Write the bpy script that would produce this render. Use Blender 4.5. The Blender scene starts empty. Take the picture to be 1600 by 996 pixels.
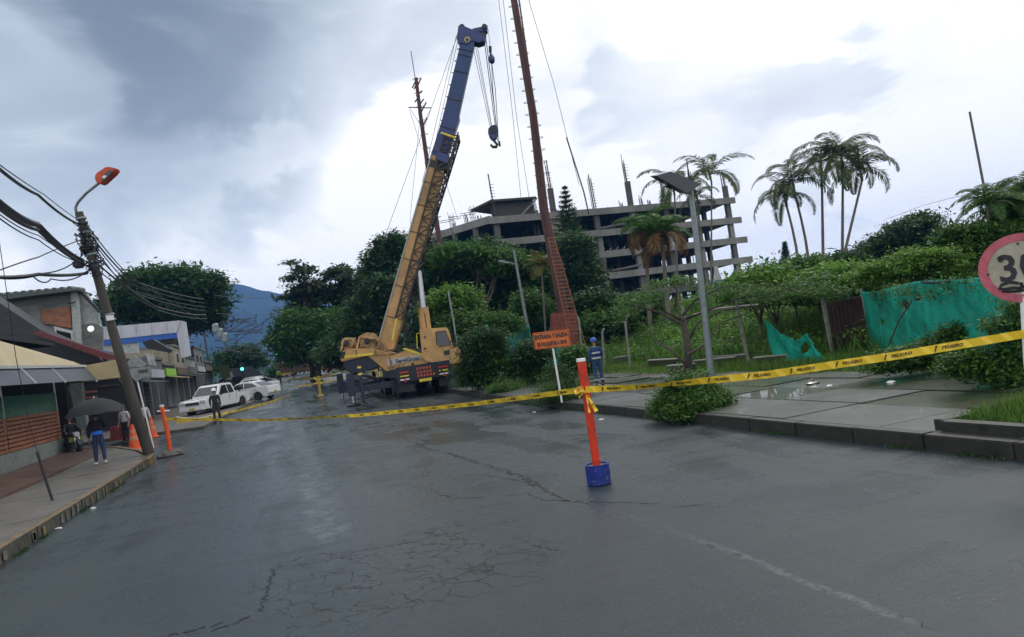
import bpy, bmesh, math, random
import numpy as np
from mathutils import Vector, Matrix
random.seed(7); rng=np.random.default_rng(7)
R=math.radians
S=bpy.context.scene; C=S.collection
# ---------------------------------------------------------------- camera
FPX=1180.; HC=2.1; YAW=R(17.4166); PITCH=R(1.8413); ROLL=R(8.3)
fw=Vector((math.sin(YAW)*math.cos(PITCH),math.cos(YAW)*math.cos(PITCH),math.sin(PITCH)))
r0=Vector((math.cos(YAW),-math.sin(YAW),0)); u0=r0.cross(fw)

# roll so that the horizon rises to the right in the picture
CR=r0*math.cos(ROLL)-u0*math.sin(ROLL); CU=r0*math.sin(ROLL)+u0*math.cos(ROLL)
cd=bpy.data.cameras.new('camera'); cam=bpy.data.objects.new('camera',cd); C.objects.link(cam)
cd.sensor_width=36; cd.lens=36*FPX/1600; cd.clip_end=9000; cd.clip_start=.05
M=Matrix((CR,CU,-fw)).transposed().to_4x4(); M.translation=Vector((0,0,HC)); cam.matrix_world=M
S.camera=cam
# ---------------------------------------------------------------- world and sun
SUN_AZ=R(55); SUN_EL=R(48)     # azimuth clockwise from +Y: sun veiled by cloud, ahead and to the right
S.view_settings.view_transform='Standard'; S.view_settings.look='None'; S.view_settings.gamma=1
S.view_settings.exposure=0.0; S.view_settings.use_curve_mapping=False
def ray(px,py): return CR*(px-800)+CU*(498-py)+fw*FPX
W=bpy.data.worlds.new('World'); S.world=W; W.use_nodes=True
def world():
    nt=W.node_tree; nt.nodes.clear(); N=nt.nodes.new; L=nt.links.new
    out=N('ShaderNodeOutputWorld'); mix=N('ShaderNodeMixShader'); L(mix.outputs[0],out.inputs[0])
    sky=N('ShaderNodeTexSky'); sky.sky_type='NISHITA'; sky.sun_disc=False; sky.sun_elevation=SUN_EL; sky.sun_rotation=SUN_AZ
    b1=N('ShaderNodeBackground'); b1.inputs[1].default_value=.1; L(sky.outputs[0],b1.inputs[0])
    b2=N('ShaderNodeBackground'); b2.inputs[1].default_value=1.0
    L(b1.outputs[0],mix.inputs[1]); L(b2.outputs[0],mix.inputs[2]); mix.inputs[0].default_value=.96
    tc=N('ShaderNodeTexCoord')
    def math_(op,a,b=None,clamp=False):
        m=N('ShaderNodeMath'); m.operation=op; m.use_clamp=clamp
        for i,v in enumerate((a,b)):
            if v is None: continue
            if isinstance(v,(int,float)): m.inputs[i].default_value=v
            else: L(v,m.inputs[i])
        return m.outputs[0]
    mp=N('ShaderNodeMapping'); L(tc.outputs['Generated'],mp.inputs[0]); mp.inputs['Scale'].default_value=(1,1,2.2); mp.inputs['Rotation'].default_value=(0,R(-14),R(20))
    n1=N('ShaderNodeTexNoise'); n1.inputs['Scale'].default_value=2.6; n1.inputs['Detail'].default_value=7; n1.inputs['Roughness'].default_value=.5; n1.inputs['Distortion'].default_value=.55; L(mp.outputs[0],n1.inputs[0])
    n2=N('ShaderNodeTexNoise'); n2.inputs['Scale'].default_value=7; n2.inputs['Detail'].default_value=6; n2.inputs['Roughness'].default_value=.55; n2.inputs['Distortion'].default_value=.3; L(mp.outputs[0],n2.inputs[0])
    def mask(px,py,a0,a1,amp):   # soft blob of thick cloud round one direction of the sky
        d=ray(px,py).normalized()
        vm=N('ShaderNodeVectorMath'); vm.operation='DOT_PRODUCT'; L(tc.outputs['Generated'],vm.inputs[0]); vm.inputs[1].default_value=d
        wob=math_('ADD',vm.outputs['Value'],math_('MULTIPLY',math_('SUBTRACT',n1.outputs[0],.5),.16))
        mr=N('ShaderNodeMapRange'); mr.interpolation_type='SMOOTHSTEP'; L(wob,mr.inputs[0])
        mr.inputs[1].default_value=math.cos(R(a0)); mr.inputs[2].default_value=math.cos(R(a1)); mr.inputs[3].default_value=0; mr.inputs[4].default_value=amp
        return mr.outputs[0]
    v=math_('ADD',mask(150,40,40,10,.30),mask(230,310,14,4,.26))
    v=math_('ADD',v,mask(400,250,10,3,.23)); v=math_('ADD',v,mask(240,60,13,3,-.16)); v=math_('ADD',v,mask(20,280,12,4,.06)); v=math_('ADD',v,mask(-900,0,50,20,.2)); v=math_('ADD',v,mask(60,600,22,8,-.42)); v=math_('ADD',v,mask(560,500,20,6,-.4)); v=math_('ADD',v,mask(640,330,12,3,-.2))
    v=math_('ADD',v,mask(1480,120,12,3,.07)); v=math_('ADD',v,mask(1130,215,8,2,.1))
    v=math_('ADD',v,math_('MULTIPLY',math_('SUBTRACT',n1.outputs[0],.5),.27))
    v=math_('ADD',v,math_('MULTIPLY',math_('SUBTRACT',n2.outputs[0],.5),.14))
    v=math_('ADD',v,-.03,True)
    cr=N('ShaderNodeValToRGB'); L(v,cr.inputs[0]); e=cr.color_ramp.elements
    e[0].position=.05; e[0].color=(1.25,1.24,1.23,1); e[1].position=1; e[1].color=(.18,.225,.30,1)
    for p,c in ((.2,(.86,.92,.99,1)),(.4,(.57,.645,.735,1)),(.66,(.32,.38,.46,1))):
        q=e.new(p); q.color=c
    L(cr.outputs[0],b2.inputs[0])
world()
sl=bpy.data.lights.new('sun','SUN'); sl.energy=.9; sl.angle=R(14); sl.color=(1,.96,.9)
so=bpy.data.objects.new('sun',sl); C.objects.link(so)
sd=Vector((math.sin(SUN_AZ)*math.cos(SUN_EL),math.cos(SUN_AZ)*math.cos(SUN_EL),math.sin(SUN_EL)))
so.rotation_euler=sd.to_track_quat('Z','Y').to_euler(); so.location=(0,0,60)
S.cycles.use_denoising=True; S.cycles.max_bounces=8; S.cycles.transparent_max_bounces=12; S.cycles.volume_bounces=1
# ---------------------------------------------------------------- helpers
def sm(t): t=min(1,max(0,t)); return t*t*(3-2*t)
def rise(y): return 0 if y<22 else (.02*(y-22)**2/24 if y<34 else (.02*(y-28) if y<150 else 2.44))
def gz(x,y):
    z=rise(y)
    if x>16.6 and y<75: z+=sm((x-16.6)/11)*2.1*sm((75-y)/25)
    return z
O=Vector((0,0,HC))
def pd(px,py,d): return O+ray(px,py)*(d/FPX)                 # a point at a camera depth
def dep(p): return (Vector(p)-O).dot(fw)
def gp(px,py,off=0.):
    r=ray(px,py); t=0.004
    lo=0.001; 
    while t<3:
        p=O+r*t
        if p.z<rise(p.y)+off: break
        lo=t; t*=1.01
    for _ in range(30):
        m=(lo+t)/2; p=O+r*m
        if p.z<rise(p.y)+off: t=m
        else: lo=m
    return O+r*t
def onX(px,py,X): r=ray(px,py); return O+r*(X/r.x)
def onY(px,py,Y): r=ray(px,py); return O+r*(Y/r.y)
def onP(px,py,p,n): r=ray(px,py); return O+r*((Vector(p)-O).dot(n)/r.dot(n))
def wsum(o):
    v=Vector((0,0,0))
    while o: v+=o.location; o=o.parent
    return v
class MB:
    def __init__(s): s.v=[]; s.f=[]; s.m=[]; s.mi=0
    def add(s,vs,fs):
        b=len(s.v); s.v+=[tuple(v) for v in vs]; s.f+=[tuple(i+b for i in f) for f in fs]; s.m+=[s.mi]*len(fs); return s
    def hexa(s,p): return s.add(p,[(0,3,2,1),(4,5,6,7),(0,1,5,4),(1,2,6,5),(2,3,7,6),(3,0,4,7)])
    def box(s,c,d,rz=0,M=None):
        c=Vector(c); hx,hy,hz=[q/2 for q in d]
        m=M if M else Matrix.Rotation(rz,3,'Z')
        return s.hexa([c+m@Vector(q) for q in ((-hx,-hy,-hz),(hx,-hy,-hz),(hx,hy,-hz),(-hx,hy,-hz),(-hx,-hy,hz),(hx,-hy,hz),(hx,hy,hz),(-hx,hy,hz))])
    def bar(s,a,b,w,h=None,up=(0,0,1)):
        a=Vector(a); b=Vector(b); h=h or w; d=(b-a).normalized(); x=d.cross(Vector(up))
        if x.length<1e-4: x=d.cross(Vector((1,0,0)))
        x.normalize(); y=x.cross(d)
        q=[x*sx*w/2+y*sy*h/2 for sx,sy in ((-1,-1),(1,-1),(1,1),(-1,1))]
        return s.hexa([a+k for k in q]+[b+k for k in q])
    def tube(s,pts,r,n=8,cap=True):
        pts=[Vector(p) for p in pts]; k=len(pts); rs=r if isinstance(r,(list,tuple)) else [r]*k
        vs=[]; ref=None
        for i,p in enumerate(pts):
            t=(pts[min(i+1,k-1)]-pts[max(i-1,0)])
            if t.length<1e-7: t=Vector((0,0,1))
            t.normalize()
            if ref is None: ref=t.cross(Vector((0,0,1))); ref=ref if ref.length>.05 else Vector((1,0,0))
            x=(ref-t*ref.dot(t)).normalized(); ref=x; y=t.cross(x)
            vs+=[p+(x*math.cos(2*math.pi*j/n)+y*math.sin(2*math.pi*j/n))*rs[i] for j in range(n)]
        fs=[(i*n+j,i*n+(j+1)%n,(i+1)*n+(j+1)%n,(i+1)*n+j) for i in range(k-1) for j in range(n)]
        if cap: fs+=[tuple(range(n))[::-1],tuple((k-1)*n+j for j in range(n))]
        return s.add(vs,fs)
    def lathe(s,prof,c=(0,0,0),n=16,axis='Z',rot=None):
        c=Vector(c); vs=[]
        for r,z in prof:
            for j in range(n):
                a=2*math.pi*j/n; v=Vector((r*math.cos(a),r*math.sin(a),z))
                if axis=='Y': v=Vector((v.x,v.z,v.y))
                if axis=='X': v=Vector((v.z,v.y,v.x))
                if rot: v=rot@v
                vs.append(c+v)
        k=len(prof); fs=[(i*n+j,i*n+(j+1)%n,(i+1)*n+(j+1)%n,(i+1)*n+j) for i in range(k-1) for j in range(n)]
        fs+=[tuple(range(n))[::-1],tuple((k-1)*n+j for j in range(n))]
        return s.add(vs,fs)
    def prism(s,pts,off):         # a flat outline given its thickness
        n=len(pts); off=Vector(off); a=[Vector(p) for p in pts]
        return s.add(a+[p+off for p in a],[tuple(range(n)),tuple(range(2*n-1,n-1,-1))]+[(i,(i+1)%n,n+(i+1)%n,n+i) for i in range(n)])
    def blob(s,c,r,n=8,m=6,j=0.):
        vs=[];c=Vector(c)
        for i in range(m+1):
            for k in range(n):
                th=math.pi*i/m; ph=2*math.pi*k/n; q=1+random.uniform(-j,j)
                vs.append(c+Vector((r[0]*math.sin(th)*math.cos(ph)*q,r[1]*math.sin(th)*math.sin(ph)*q,r[2]*math.cos(th)*q)))
        return s.add(vs,[(i*n+k,(i+1)*n+k,(i+1)*n+(k+1)%n,i*n+(k+1)%n) for i in range(m) for k in range(n)])
    def build(s,name,mat,parent=None,smooth=False,bev=0):
        me=bpy.data.meshes.new(name); off=wsum(parent) if parent else Vector((0,0,0))
        me.from_pydata([Vector(v)-off for v in s.v],[],s.f)
        for m in (mat if isinstance(mat,(list,tuple)) else [mat]): me.materials.append(m)
        if isinstance(mat,(list,tuple)): me.polygons.foreach_set('material_index',s.m)
        bm=bmesh.new(); bm.from_mesh(me); bmesh.ops.recalc_face_normals(bm,faces=bm.faces)
        if bev: bmesh.ops.bevel(bm,geom=[e for e in bm.edges if len(e.link_faces)==2 and e.calc_face_angle(0)>.5],offset=bev,segments=2,affect='EDGES',clamp_overlap=True)
        bm.to_mesh(me); bm.free()
        if smooth: me.polygons.foreach_set('use_smooth',[True]*len(me.polygons)); 
        if smooth=='auto':
            me.polygons.foreach_set('use_smooth',[True]*len(me.polygons)); me.set_sharp_from_angle(angle=R(38))
        o=bpy.data.objects.new(name,me); C.objects.link(o); o.parent=parent; return o
def thing(name,label,cat,loc=(0,0,0),rz=0,group=None):
    o=bpy.data.objects.new(name,None); C.objects.link(o); o.empty_display_size=.2
    o.location=loc; o.rotation_euler=(0,0,rz); o['label']=label; o['category']=cat
    if group: o['group']=group
    return o
def tag(o,label=None,cat=None,group=None,kind=None):
    if label: o['label']=label
    if cat: o['category']=cat
    if group: o['group']=group
    if kind: o['kind']=kind
    if o.data and not o.parent and cat:      # origin at the thing's base
        vs=[v.co for v in o.data.vertices]
        b=Vector((sum(v.x for v in vs)/len(vs),sum(v.y for v in vs)/len(vs),min(v.z for v in vs)))
        if o.location.length==0: o.data.transform(Matrix.Translation(-b)); o.location=b
    return o
def dup(o,parent=None,loc=None,rz=None,label=None):
    c=o.copy(); C.objects.link(c); c.parent=parent
    if loc is not None: c.location=loc
    if rz is not None: c.rotation_euler=(0,0,rz)
    if label: c['label']=label
    for ch in list(o.children): dup(ch,c)
    return c
# ---------------------------------------------------------------- materials
MATS={}
def mat(name,col,rough=.6,metal=0.,var=.12,scale=6.,bump=0.,bscale=40.,world=False,spec=.5,coat=0.,trans=0.,emit=0.,grime=0.,alpha=1.,streak=None,gcol=(.035,.033,.028)):
    if name in MATS: return MATS[name]
    m=bpy.data.materials.new(name); m.use_nodes=True; nt=m.node_tree; N=nt.nodes.new; L=nt.links.new
    b=nt.nodes['Principled BSDF']; MATS[name]=m
    b.inputs['Roughness'].default_value=rough; b.inputs['Metallic'].default_value=metal; b.inputs['Specular IOR Level'].default_value=spec
    b.inputs['Coat Weight'].default_value=coat; b.inputs['Transmission Weight'].default_value=trans; b.inputs['Alpha'].default_value=alpha
    if world: src=N('ShaderNodeNewGeometry').outputs['Position']
    else: src=N('ShaderNodeTexCoord').outputs['Object']
    if streak: mp=N('ShaderNodeMapping'); L(src,mp.inputs[0]); mp.inputs['Scale'].default_value=streak; src2=mp.outputs[0]
    else: src2=src
    n=N('ShaderNodeTexNoise'); n.inputs['Scale'].default_value=scale; n.inputs['Detail'].default_value=6; n.inputs['Roughness'].default_value=.65; L(src2,n.inputs[0])
    cr=N('ShaderNodeValToRGB'); L(n.outputs[0],cr.inputs[0])
    cr.color_ramp.elements[0].position=.3; cr.color_ramp.elements[1].position=.7
    cr.color_ramp.elements[0].color=[max(0,c*(1-var*1.4)) for c in col]+[1]; cr.color_ramp.elements[1].color=[min(1,c*(1+var)) for c in col]+[1]
    c=cr.outputs[0]
    if grime:
        n2=N('ShaderNodeTexNoise'); n2.inputs['Scale'].default_value=scale*.35; n2.inputs['Detail'].default_value=8; n2.inputs['Roughness'].default_value=.7; L(src2,n2.inputs[0])
        r2=N('ShaderNodeValToRGB'); r2.color_ramp.elements[0].position=.48; r2.color_ramp.elements[1].position=.68; L(n2.outputs[0],r2.inputs[0])
        f=N('ShaderNodeMath'); f.operation='MULTIPLY'; f.inputs[1].default_value=grime; L(r2.outputs[0],f.inputs[0])
        mx=N('ShaderNodeMix'); mx.data_type='RGBA'; L(f.outputs[0],mx.inputs[0]); L(c,mx.inputs[6]); mx.inputs[7].default_value=(*gcol,1); c=mx.outputs[2]
    L(c,b.inputs['Base Color'])
    if emit: L(c,b.inputs['Emission Color']); b.inputs['Emission Strength'].default_value=emit
    if bump:
        nb=N('ShaderNodeTexNoise'); nb.inputs['Scale'].default_value=bscale; nb.inputs['Detail'].default_value=5; L(src,nb.inputs[0])
        bp=N('ShaderNodeBump'); bp.inputs['Strength'].default_value=bump; bp.inputs['Distance'].default_value=.02; L(nb.outputs[0],bp.inputs['Height']); L(bp.outputs[0],b.inputs['Normal'])
    return m
def leafmat(name,dark,light,tint=None):
    if name in MATS: return MATS[name]
    m=bpy.data.materials.new(name); m.use_nodes=True; nt=m.node_tree; N=nt.nodes.new; L=nt.links.new; MATS[name]=m
    b=nt.nodes['Principled BSDF']; out=nt.nodes['Material Output']
    a=N('ShaderNodeAttribute'); a.attribute_name='v'
    cr=N('ShaderNodeValToRGB'); L(a.outputs['Fac'],cr.inputs[0]); e=cr.color_ramp.elements
    e[0].color=list(dark)+[1]; e[1].color=list(light)+[1]
    if tint: q=e.new(.93); q.color=list(light)+[1]; e[2].color=list(tint)+[1]
    L(cr.outputs[0],b.inputs['Base Color']); b.inputs['Roughness'].default_value=.5; b.inputs['Specular IOR Level'].default_value=.3
    t=N('ShaderNodeBsdfTranslucent'); L(cr.outputs[0],t.inputs[0]); mx=N('ShaderNodeMixShader'); mx.inputs[0].default_value=.4
    L(b.outputs[0],mx.inputs[1]); L(t.outputs[0],mx.inputs[2]); L(mx.outputs[0],out.inputs[0])
    return m
G_DARK=leafmat('dark_foliage',(.012,.040,.014),(.075,.155,.038))
G_MID=leafmat('mid_foliage',(.022,.075,.016),(.115,.235,.042))
G_BRI=leafmat('bright_foliage',(.04,.12,.016),(.20,.37,.055))
G_SPAR=leafmat('olive_foliage',(.02,.045,.016),(.10,.13,.045),(.20,.12,.05))
G_GRASS=leafmat('grass_blades',(.03,.09,.015),(.18,.32,.05),(.27,.26,.12))
G_PALM=leafmat('palm_leaflets',(.035,.06,.022),(.11,.16,.05),(.24,.17,.08))
G_YEL=leafmat('yellowing_palm_leaflets',(.09,.10,.02),(.22,.20,.05))
G_DRY=leafmat('dry_brown_leaflets',(.10,.055,.02),(.27,.16,.06))
BARK=mat('bark',(.09,.075,.06),.9,var=.3,scale=9,bump=.5)
PBARK=mat('grey_palm_bark',(.16,.145,.12),.85,var=.25,scale=5,streak=(1,1,6))
# ---------------------------------------------------------------- foliage
def leafmesh(name,P,A,B,v,m,parent=None):
    """one rhombus per leaf: P centre, A half length vector, B half width vector"""
    n=len(P); off=np.array(wsum(parent)) if parent else np.zeros(3)
    V=np.empty((n,4,3)); V[:,0]=P-A; V[:,1]=P+B-A*.1; V[:,2]=P+A; V[:,3]=P-B-A*.1; V-=off
    me=bpy.data.meshes.new(name); me.vertices.add(4*n); me.vertices.foreach_set('co',V.reshape(-1).astype(np.float32))
    me.loops.add(4*n); me.loops.foreach_set('vertex_index',np.arange(4*n,dtype=np.int32))
    me.polygons.add(n); me.polygons.foreach_set('loop_start',np.arange(0,4*n,4,dtype=np.int32)); 
    me.update(calc_edges=True); me.validate()
    at=me.attributes.new('v','FLOAT','POINT'); at.data.foreach_set('value',np.repeat(np.clip(v,0,1),4).astype(np.float32))
    me.materials.append(m); o=bpy.data.objects.new(name,me); C.objects.link(o); o.parent=parent; return o
def rdir(n): d=rng.normal(size=(n,3)); return d/np.linalg.norm(d,axis=1)[:,None]
def leaves(cl,per,spread,leaf,flat=.55,droop=0.):
    """cl: clump centres (k,3); returns arrays for leafmesh"""
    k=len(cl); idx=np.repeat(np.arange(k),per); n=len(idx)
    off=rng.normal(size=(n,3))*spread*np.array([1,1,flat]); P=cl[idx]+off
    a=rdir(n); a[:,2]=a[:,2]*.5-droop; a/=np.linalg.norm(a,axis=1)[:,None]
    b=np.cross(a,rdir(n)*.6+np.array([0,0,1.])); b/=np.linalg.norm(b,axis=1)[:,None]+1e-9
    s=leaf*rng.uniform(.45,1.5,n)[:,None]*rng.uniform(.75,1.3,k)[idx][:,None]
    cv=rng.uniform(0,1,k); v=.55*cv[idx]+.45*rng.uniform(0,1,n)
    return P,a*s,b*s*.42,v
def clumps(blobs,k,inner=.5):
    vol=np.array([b[1][0]*b[1][1]*b[1][2] for b in blobs])**.7; ch=rng.choice(len(blobs),k,p=vol/vol.sum())
    d=rdir(k); r=rng.uniform(inner**2,1,k)**.5*np.where(rng.uniform(0,1,k)<.25,rng.uniform(1.08,1.45,k),1)
    return np.array([np.array(blobs[c][0])+d[i]*np.array(blobs[c][1])*r[i] for i,c in enumerate(ch)])
def limb(mb,a,b,r1,r2,n=6,wob=.12):
    a=Vector(a);b=Vector(b);L=(b-a).length; pts=[a]
    for t in (.3,.6,.85): pts.append(a.lerp(b,t)+Vector((random.uniform(-1,1),random.uniform(-1,1),random.uniform(-.3,1)))*L*wob*.5)
    pts.append(b); mb.tube(pts,[r1+(r2-r1)*t for t in (0,.3,.6,.85,1)],n)
def tree(name,label,spec,d,m,k=160,per=110,leaf=.16,spread=None,base=None,tr=.25,flat=.55,nb=14,inner=.5,group=None,cat='tree',droop=0.,fork=.45,yr=1.,minz=None):
    """spec: crown blobs (px,py,rx,ry) in the photo at camera depth d, turned into real ellipsoids"""
    bl=[]
    for s in spec:
        c=pd(s[0],s[1],d+(s[4] if len(s)>4 else 0)); rx=s[2]*d/FPX; rz=s[3]*d/FPX
        bl.append((tuple(c),(rx,rx*yr,rz)))
    cx=sum(b[0][0] for b in bl)/len(bl); cy=sum(b[0][1] for b in bl)/len(bl)
    if base is None: base=Vector((cx,cy,gz(cx,cy)-.05))
    base=Vector(base); root=thing(name,label,cat,base,0,group)
    ctr=Vector((cx,cy,sum(b[0][2] for b in bl)/len(bl)))
    cl=clumps(bl,k,inner)
    if minz is not None: cl[:,2]=np.maximum(cl[:,2],minz)
    f=base.lerp(ctr,fork); mb=MB(); limb(mb,base,f,tr,tr*.75,8,.08)
    for i in rng.choice(len(cl),min(nb,len(cl)),replace=False):
        e=Vector(cl[i]); q=f.lerp(e,random.uniform(.35,.6))+Vector((0,0,abs(e.z-f.z)*.12)); limb(mb,f,q,tr*.55,tr*.25,6,.1); limb(mb,q,e,tr*.25,tr*.06,5,.15)
        for _ in range(2):
            e2=Vector(cl[rng.integers(len(cl))]); 
            if (e2-e).length<(e-f).length*.8: limb(mb,q,e2,tr*.16,tr*.04,4,.15)
    mb.build('trunk',BARK,root,smooth=True)
    sp=spread or .09*max(b[1][0] for b in bl)+.12
    P,A,B,v=leaves(cl,per,sp,leaf,flat,droop)
    leafmesh('crown',P,A,B,v,m,root)
    return root
def blades(name,pts,h,w,m,lean=.35,parent=None,zf=gz):
    n=len(pts); P=np.array([(x,y,zf(x,y)) for x,y in pts]); hh=h*rng.uniform(.45,1.25,n)[:,None] if np.isscalar(h) else h[:,None]*rng.uniform(.6,1.2,(n,1))
    d=rdir(n)*lean; d[:,2]=1; A=d*hh*.5; th=rng.uniform(0,6.28,n); B=np.stack([np.cos(th),np.sin(th),0*th],1)*(w*rng.uniform(.7,1.4,n))[:,None]
    v=rng.uniform(0,1,n)*.8+.1*np.sin(P[:,0]*1.3+P[:,1])
    return leafmesh(name,P+A*.96,A,B,v,m,parent)
def frond_mesh(L,droop,m,name='frond',nl=34,ll=.55,curl=.75,w=.024):
    """feather leaf: rachis along +X that arches over; paired leaflets"""
    pts=[];
    for i in range(nl+1):
        t=i/nl; a=R(62)-t**1.15*(R(62)+droop)
        pts.append(a)
    p=np.zeros(3); Ps=[p.copy()]; T=[]
    for i in range(nl):
        a=pts[i]; d=np.array([math.cos(a),0,math.sin(a)]); T.append(d); p=p+d*L/nl; Ps.append(p.copy())
    T.append(T[-1]); P=[];A=[];B=[]
    for i in range(3,nl+1):
        t=i/nl; l=ll*math.sin(math.pi*min(1,t*.9+.1))**.6*(1-.25*t)+.05
        for sgn in (-1,1):
            for q in (0,.5):
                nrm=np.array([-T[i][2],0,T[i][0]])
                dirv=T[i]*.62+np.array([0,sgn*.85,0])+nrm*rng.uniform(-.05,.35)+np.array([0,0,-curl*rng.uniform(.35,.8)]); dirv/=np.linalg.norm(dirv)
                base=Ps[i]-T[i]*q*L/nl; wv=np.cross(dirv,nrm+rdir(1)[0]*.3); wv/=np.linalg.norm(wv)
                P.append(base+dirv*l*.5); A.append(dirv*l*.5*rng.uniform(.85,1.1)); B.append(wv*w)
    P=np.array(P); o=leafmesh(name,P,np.array(A),np.array(B),rng.uniform(0,1,len(P)),m)
    me=o.data; bm=bmesh.new(); bm.from_mesh(me); n0=len(bm.verts)
    mb=MB(); mb.tube([tuple(q) for q in Ps[::4]],[.03*(1-.8*i/len(Ps[::4])) for i in range(len(Ps[::4]))],4)
    vs=[bm.verts.new(v) for v in mb.v]
    for f in mb.f: bm.faces.new([vs[i] for i in f])
    bm.to_mesh(me); bm.free(); bpy.data.objects.remove(o); return me
FR={}
def fronds(kind):
    if kind not in FR:
        m,L,ll,dr=dict(green=(G_PALM,2.75,.62,R(72)),yellow=(G_YEL,1.6,.5,R(30)),dry=(G_DRY,2.2,.6,R(86)),young=(G_MID,2.3,.6,R(50)))[kind]
        FR[kind]=[frond_mesh(L*q,dr*w,m,ll=ll) for q,w in ((1,1),(.9,1.2),(1.05,.75))]
    return FR[kind]
def palm(label,base_px,top_px,d,scale=1.,nf=11,tr=.11,group=None,kinds=('green',),bend=.0,shaft=True,name='palm_tree',bare=False,elev=(-.75,.8)):
    top=pd(*top_px,d); b=pd(*base_px,d); g=gz(b.x,b.y)
    dirn=(b-top); base=b+dirn.normalized()*max(0,(b.z-g))*1.0 if b.z>g else b; base.z=g-.05
    root=thing(name,label,'palm tree',base,0,group)
    pts=[base.lerp(top,t)+Vector((bend*math.sin(math.pi*t),0,0)) for t in (0,.15,.35,.55,.75,.9,1)]
    MB().tube(pts,[tr*1.25,tr,tr*.92,tr*.85,tr*.75,tr*.72,tr*.7],8).build('trunk',PBARK,root,smooth=True)
    if shaft: MB().tube([top-Vector((0,0,.05)),top+Vector((0,0,.45)),top+Vector((0,0,.85))*scale],[tr*.85,tr*.9,tr*.4],8).build('crownshaft',mat('crownshaft_green',(.07,.11,.04),.5),root,smooth=True)
    h=top+Vector((0,0,.75 if shaft else .1))*scale; a0=random.uniform(0,6)
    for i in range(nf):
        kd=kinds[0] if len(kinds)==1 or i<nf*.6 else kinds[1]
        o=bpy.data.objects.new('frond',random.choice(fronds(kd))); C.objects.link(o); o.parent=root
        o.location=h-root.location; az=a0+i*2.4; t=i/max(1,nf-1)
        o.rotation_euler=(random.uniform(-.2,.2),R(-22)+R(75)*t+random.uniform(-.1,.1),az); s=scale*random.uniform(1.15,1.5); o.scale=(s,s,s)
    return root
# ---------------------------------------------------------------- lettering
def text(s,size,m,name='lettering',parent=None,X=(1,0,0),Y=(0,0,1),loc=(0,0,0),ext=.002,shear=0,bold=0,sx=1.,align='CENTER'):
    cu=bpy.data.curves.new(name,'FONT'); cu.body=s; cu.size=size; cu.extrude=ext; cu.offset=bold; cu.shear=shear; cu.align_x=align; cu.align_y='CENTER'; cu.resolution_u=2
    t=bpy.data.objects.new('tmp',cu); C.objects.link(t); dg=bpy.context.evaluated_depsgraph_get(); dg.update()
    me=bpy.data.meshes.new_from_object(t.evaluated_get(dg)); bpy.data.objects.remove(t); me.name=name
    me.materials.clear(); me.materials.append(m)
    X=Vector(X).normalized(); Y=Vector(Y).normalized(); Z=X.cross(Y)
    mt=Matrix((X*sx,Y,Z)).transposed().to_4x4(); me.transform(mt)
    o=bpy.data.objects.new(name,me); C.objects.link(o); o.parent=parent; o.location=Vector(loc)-(wsum(parent) if parent else Vector((0,0,0))); return o
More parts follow.
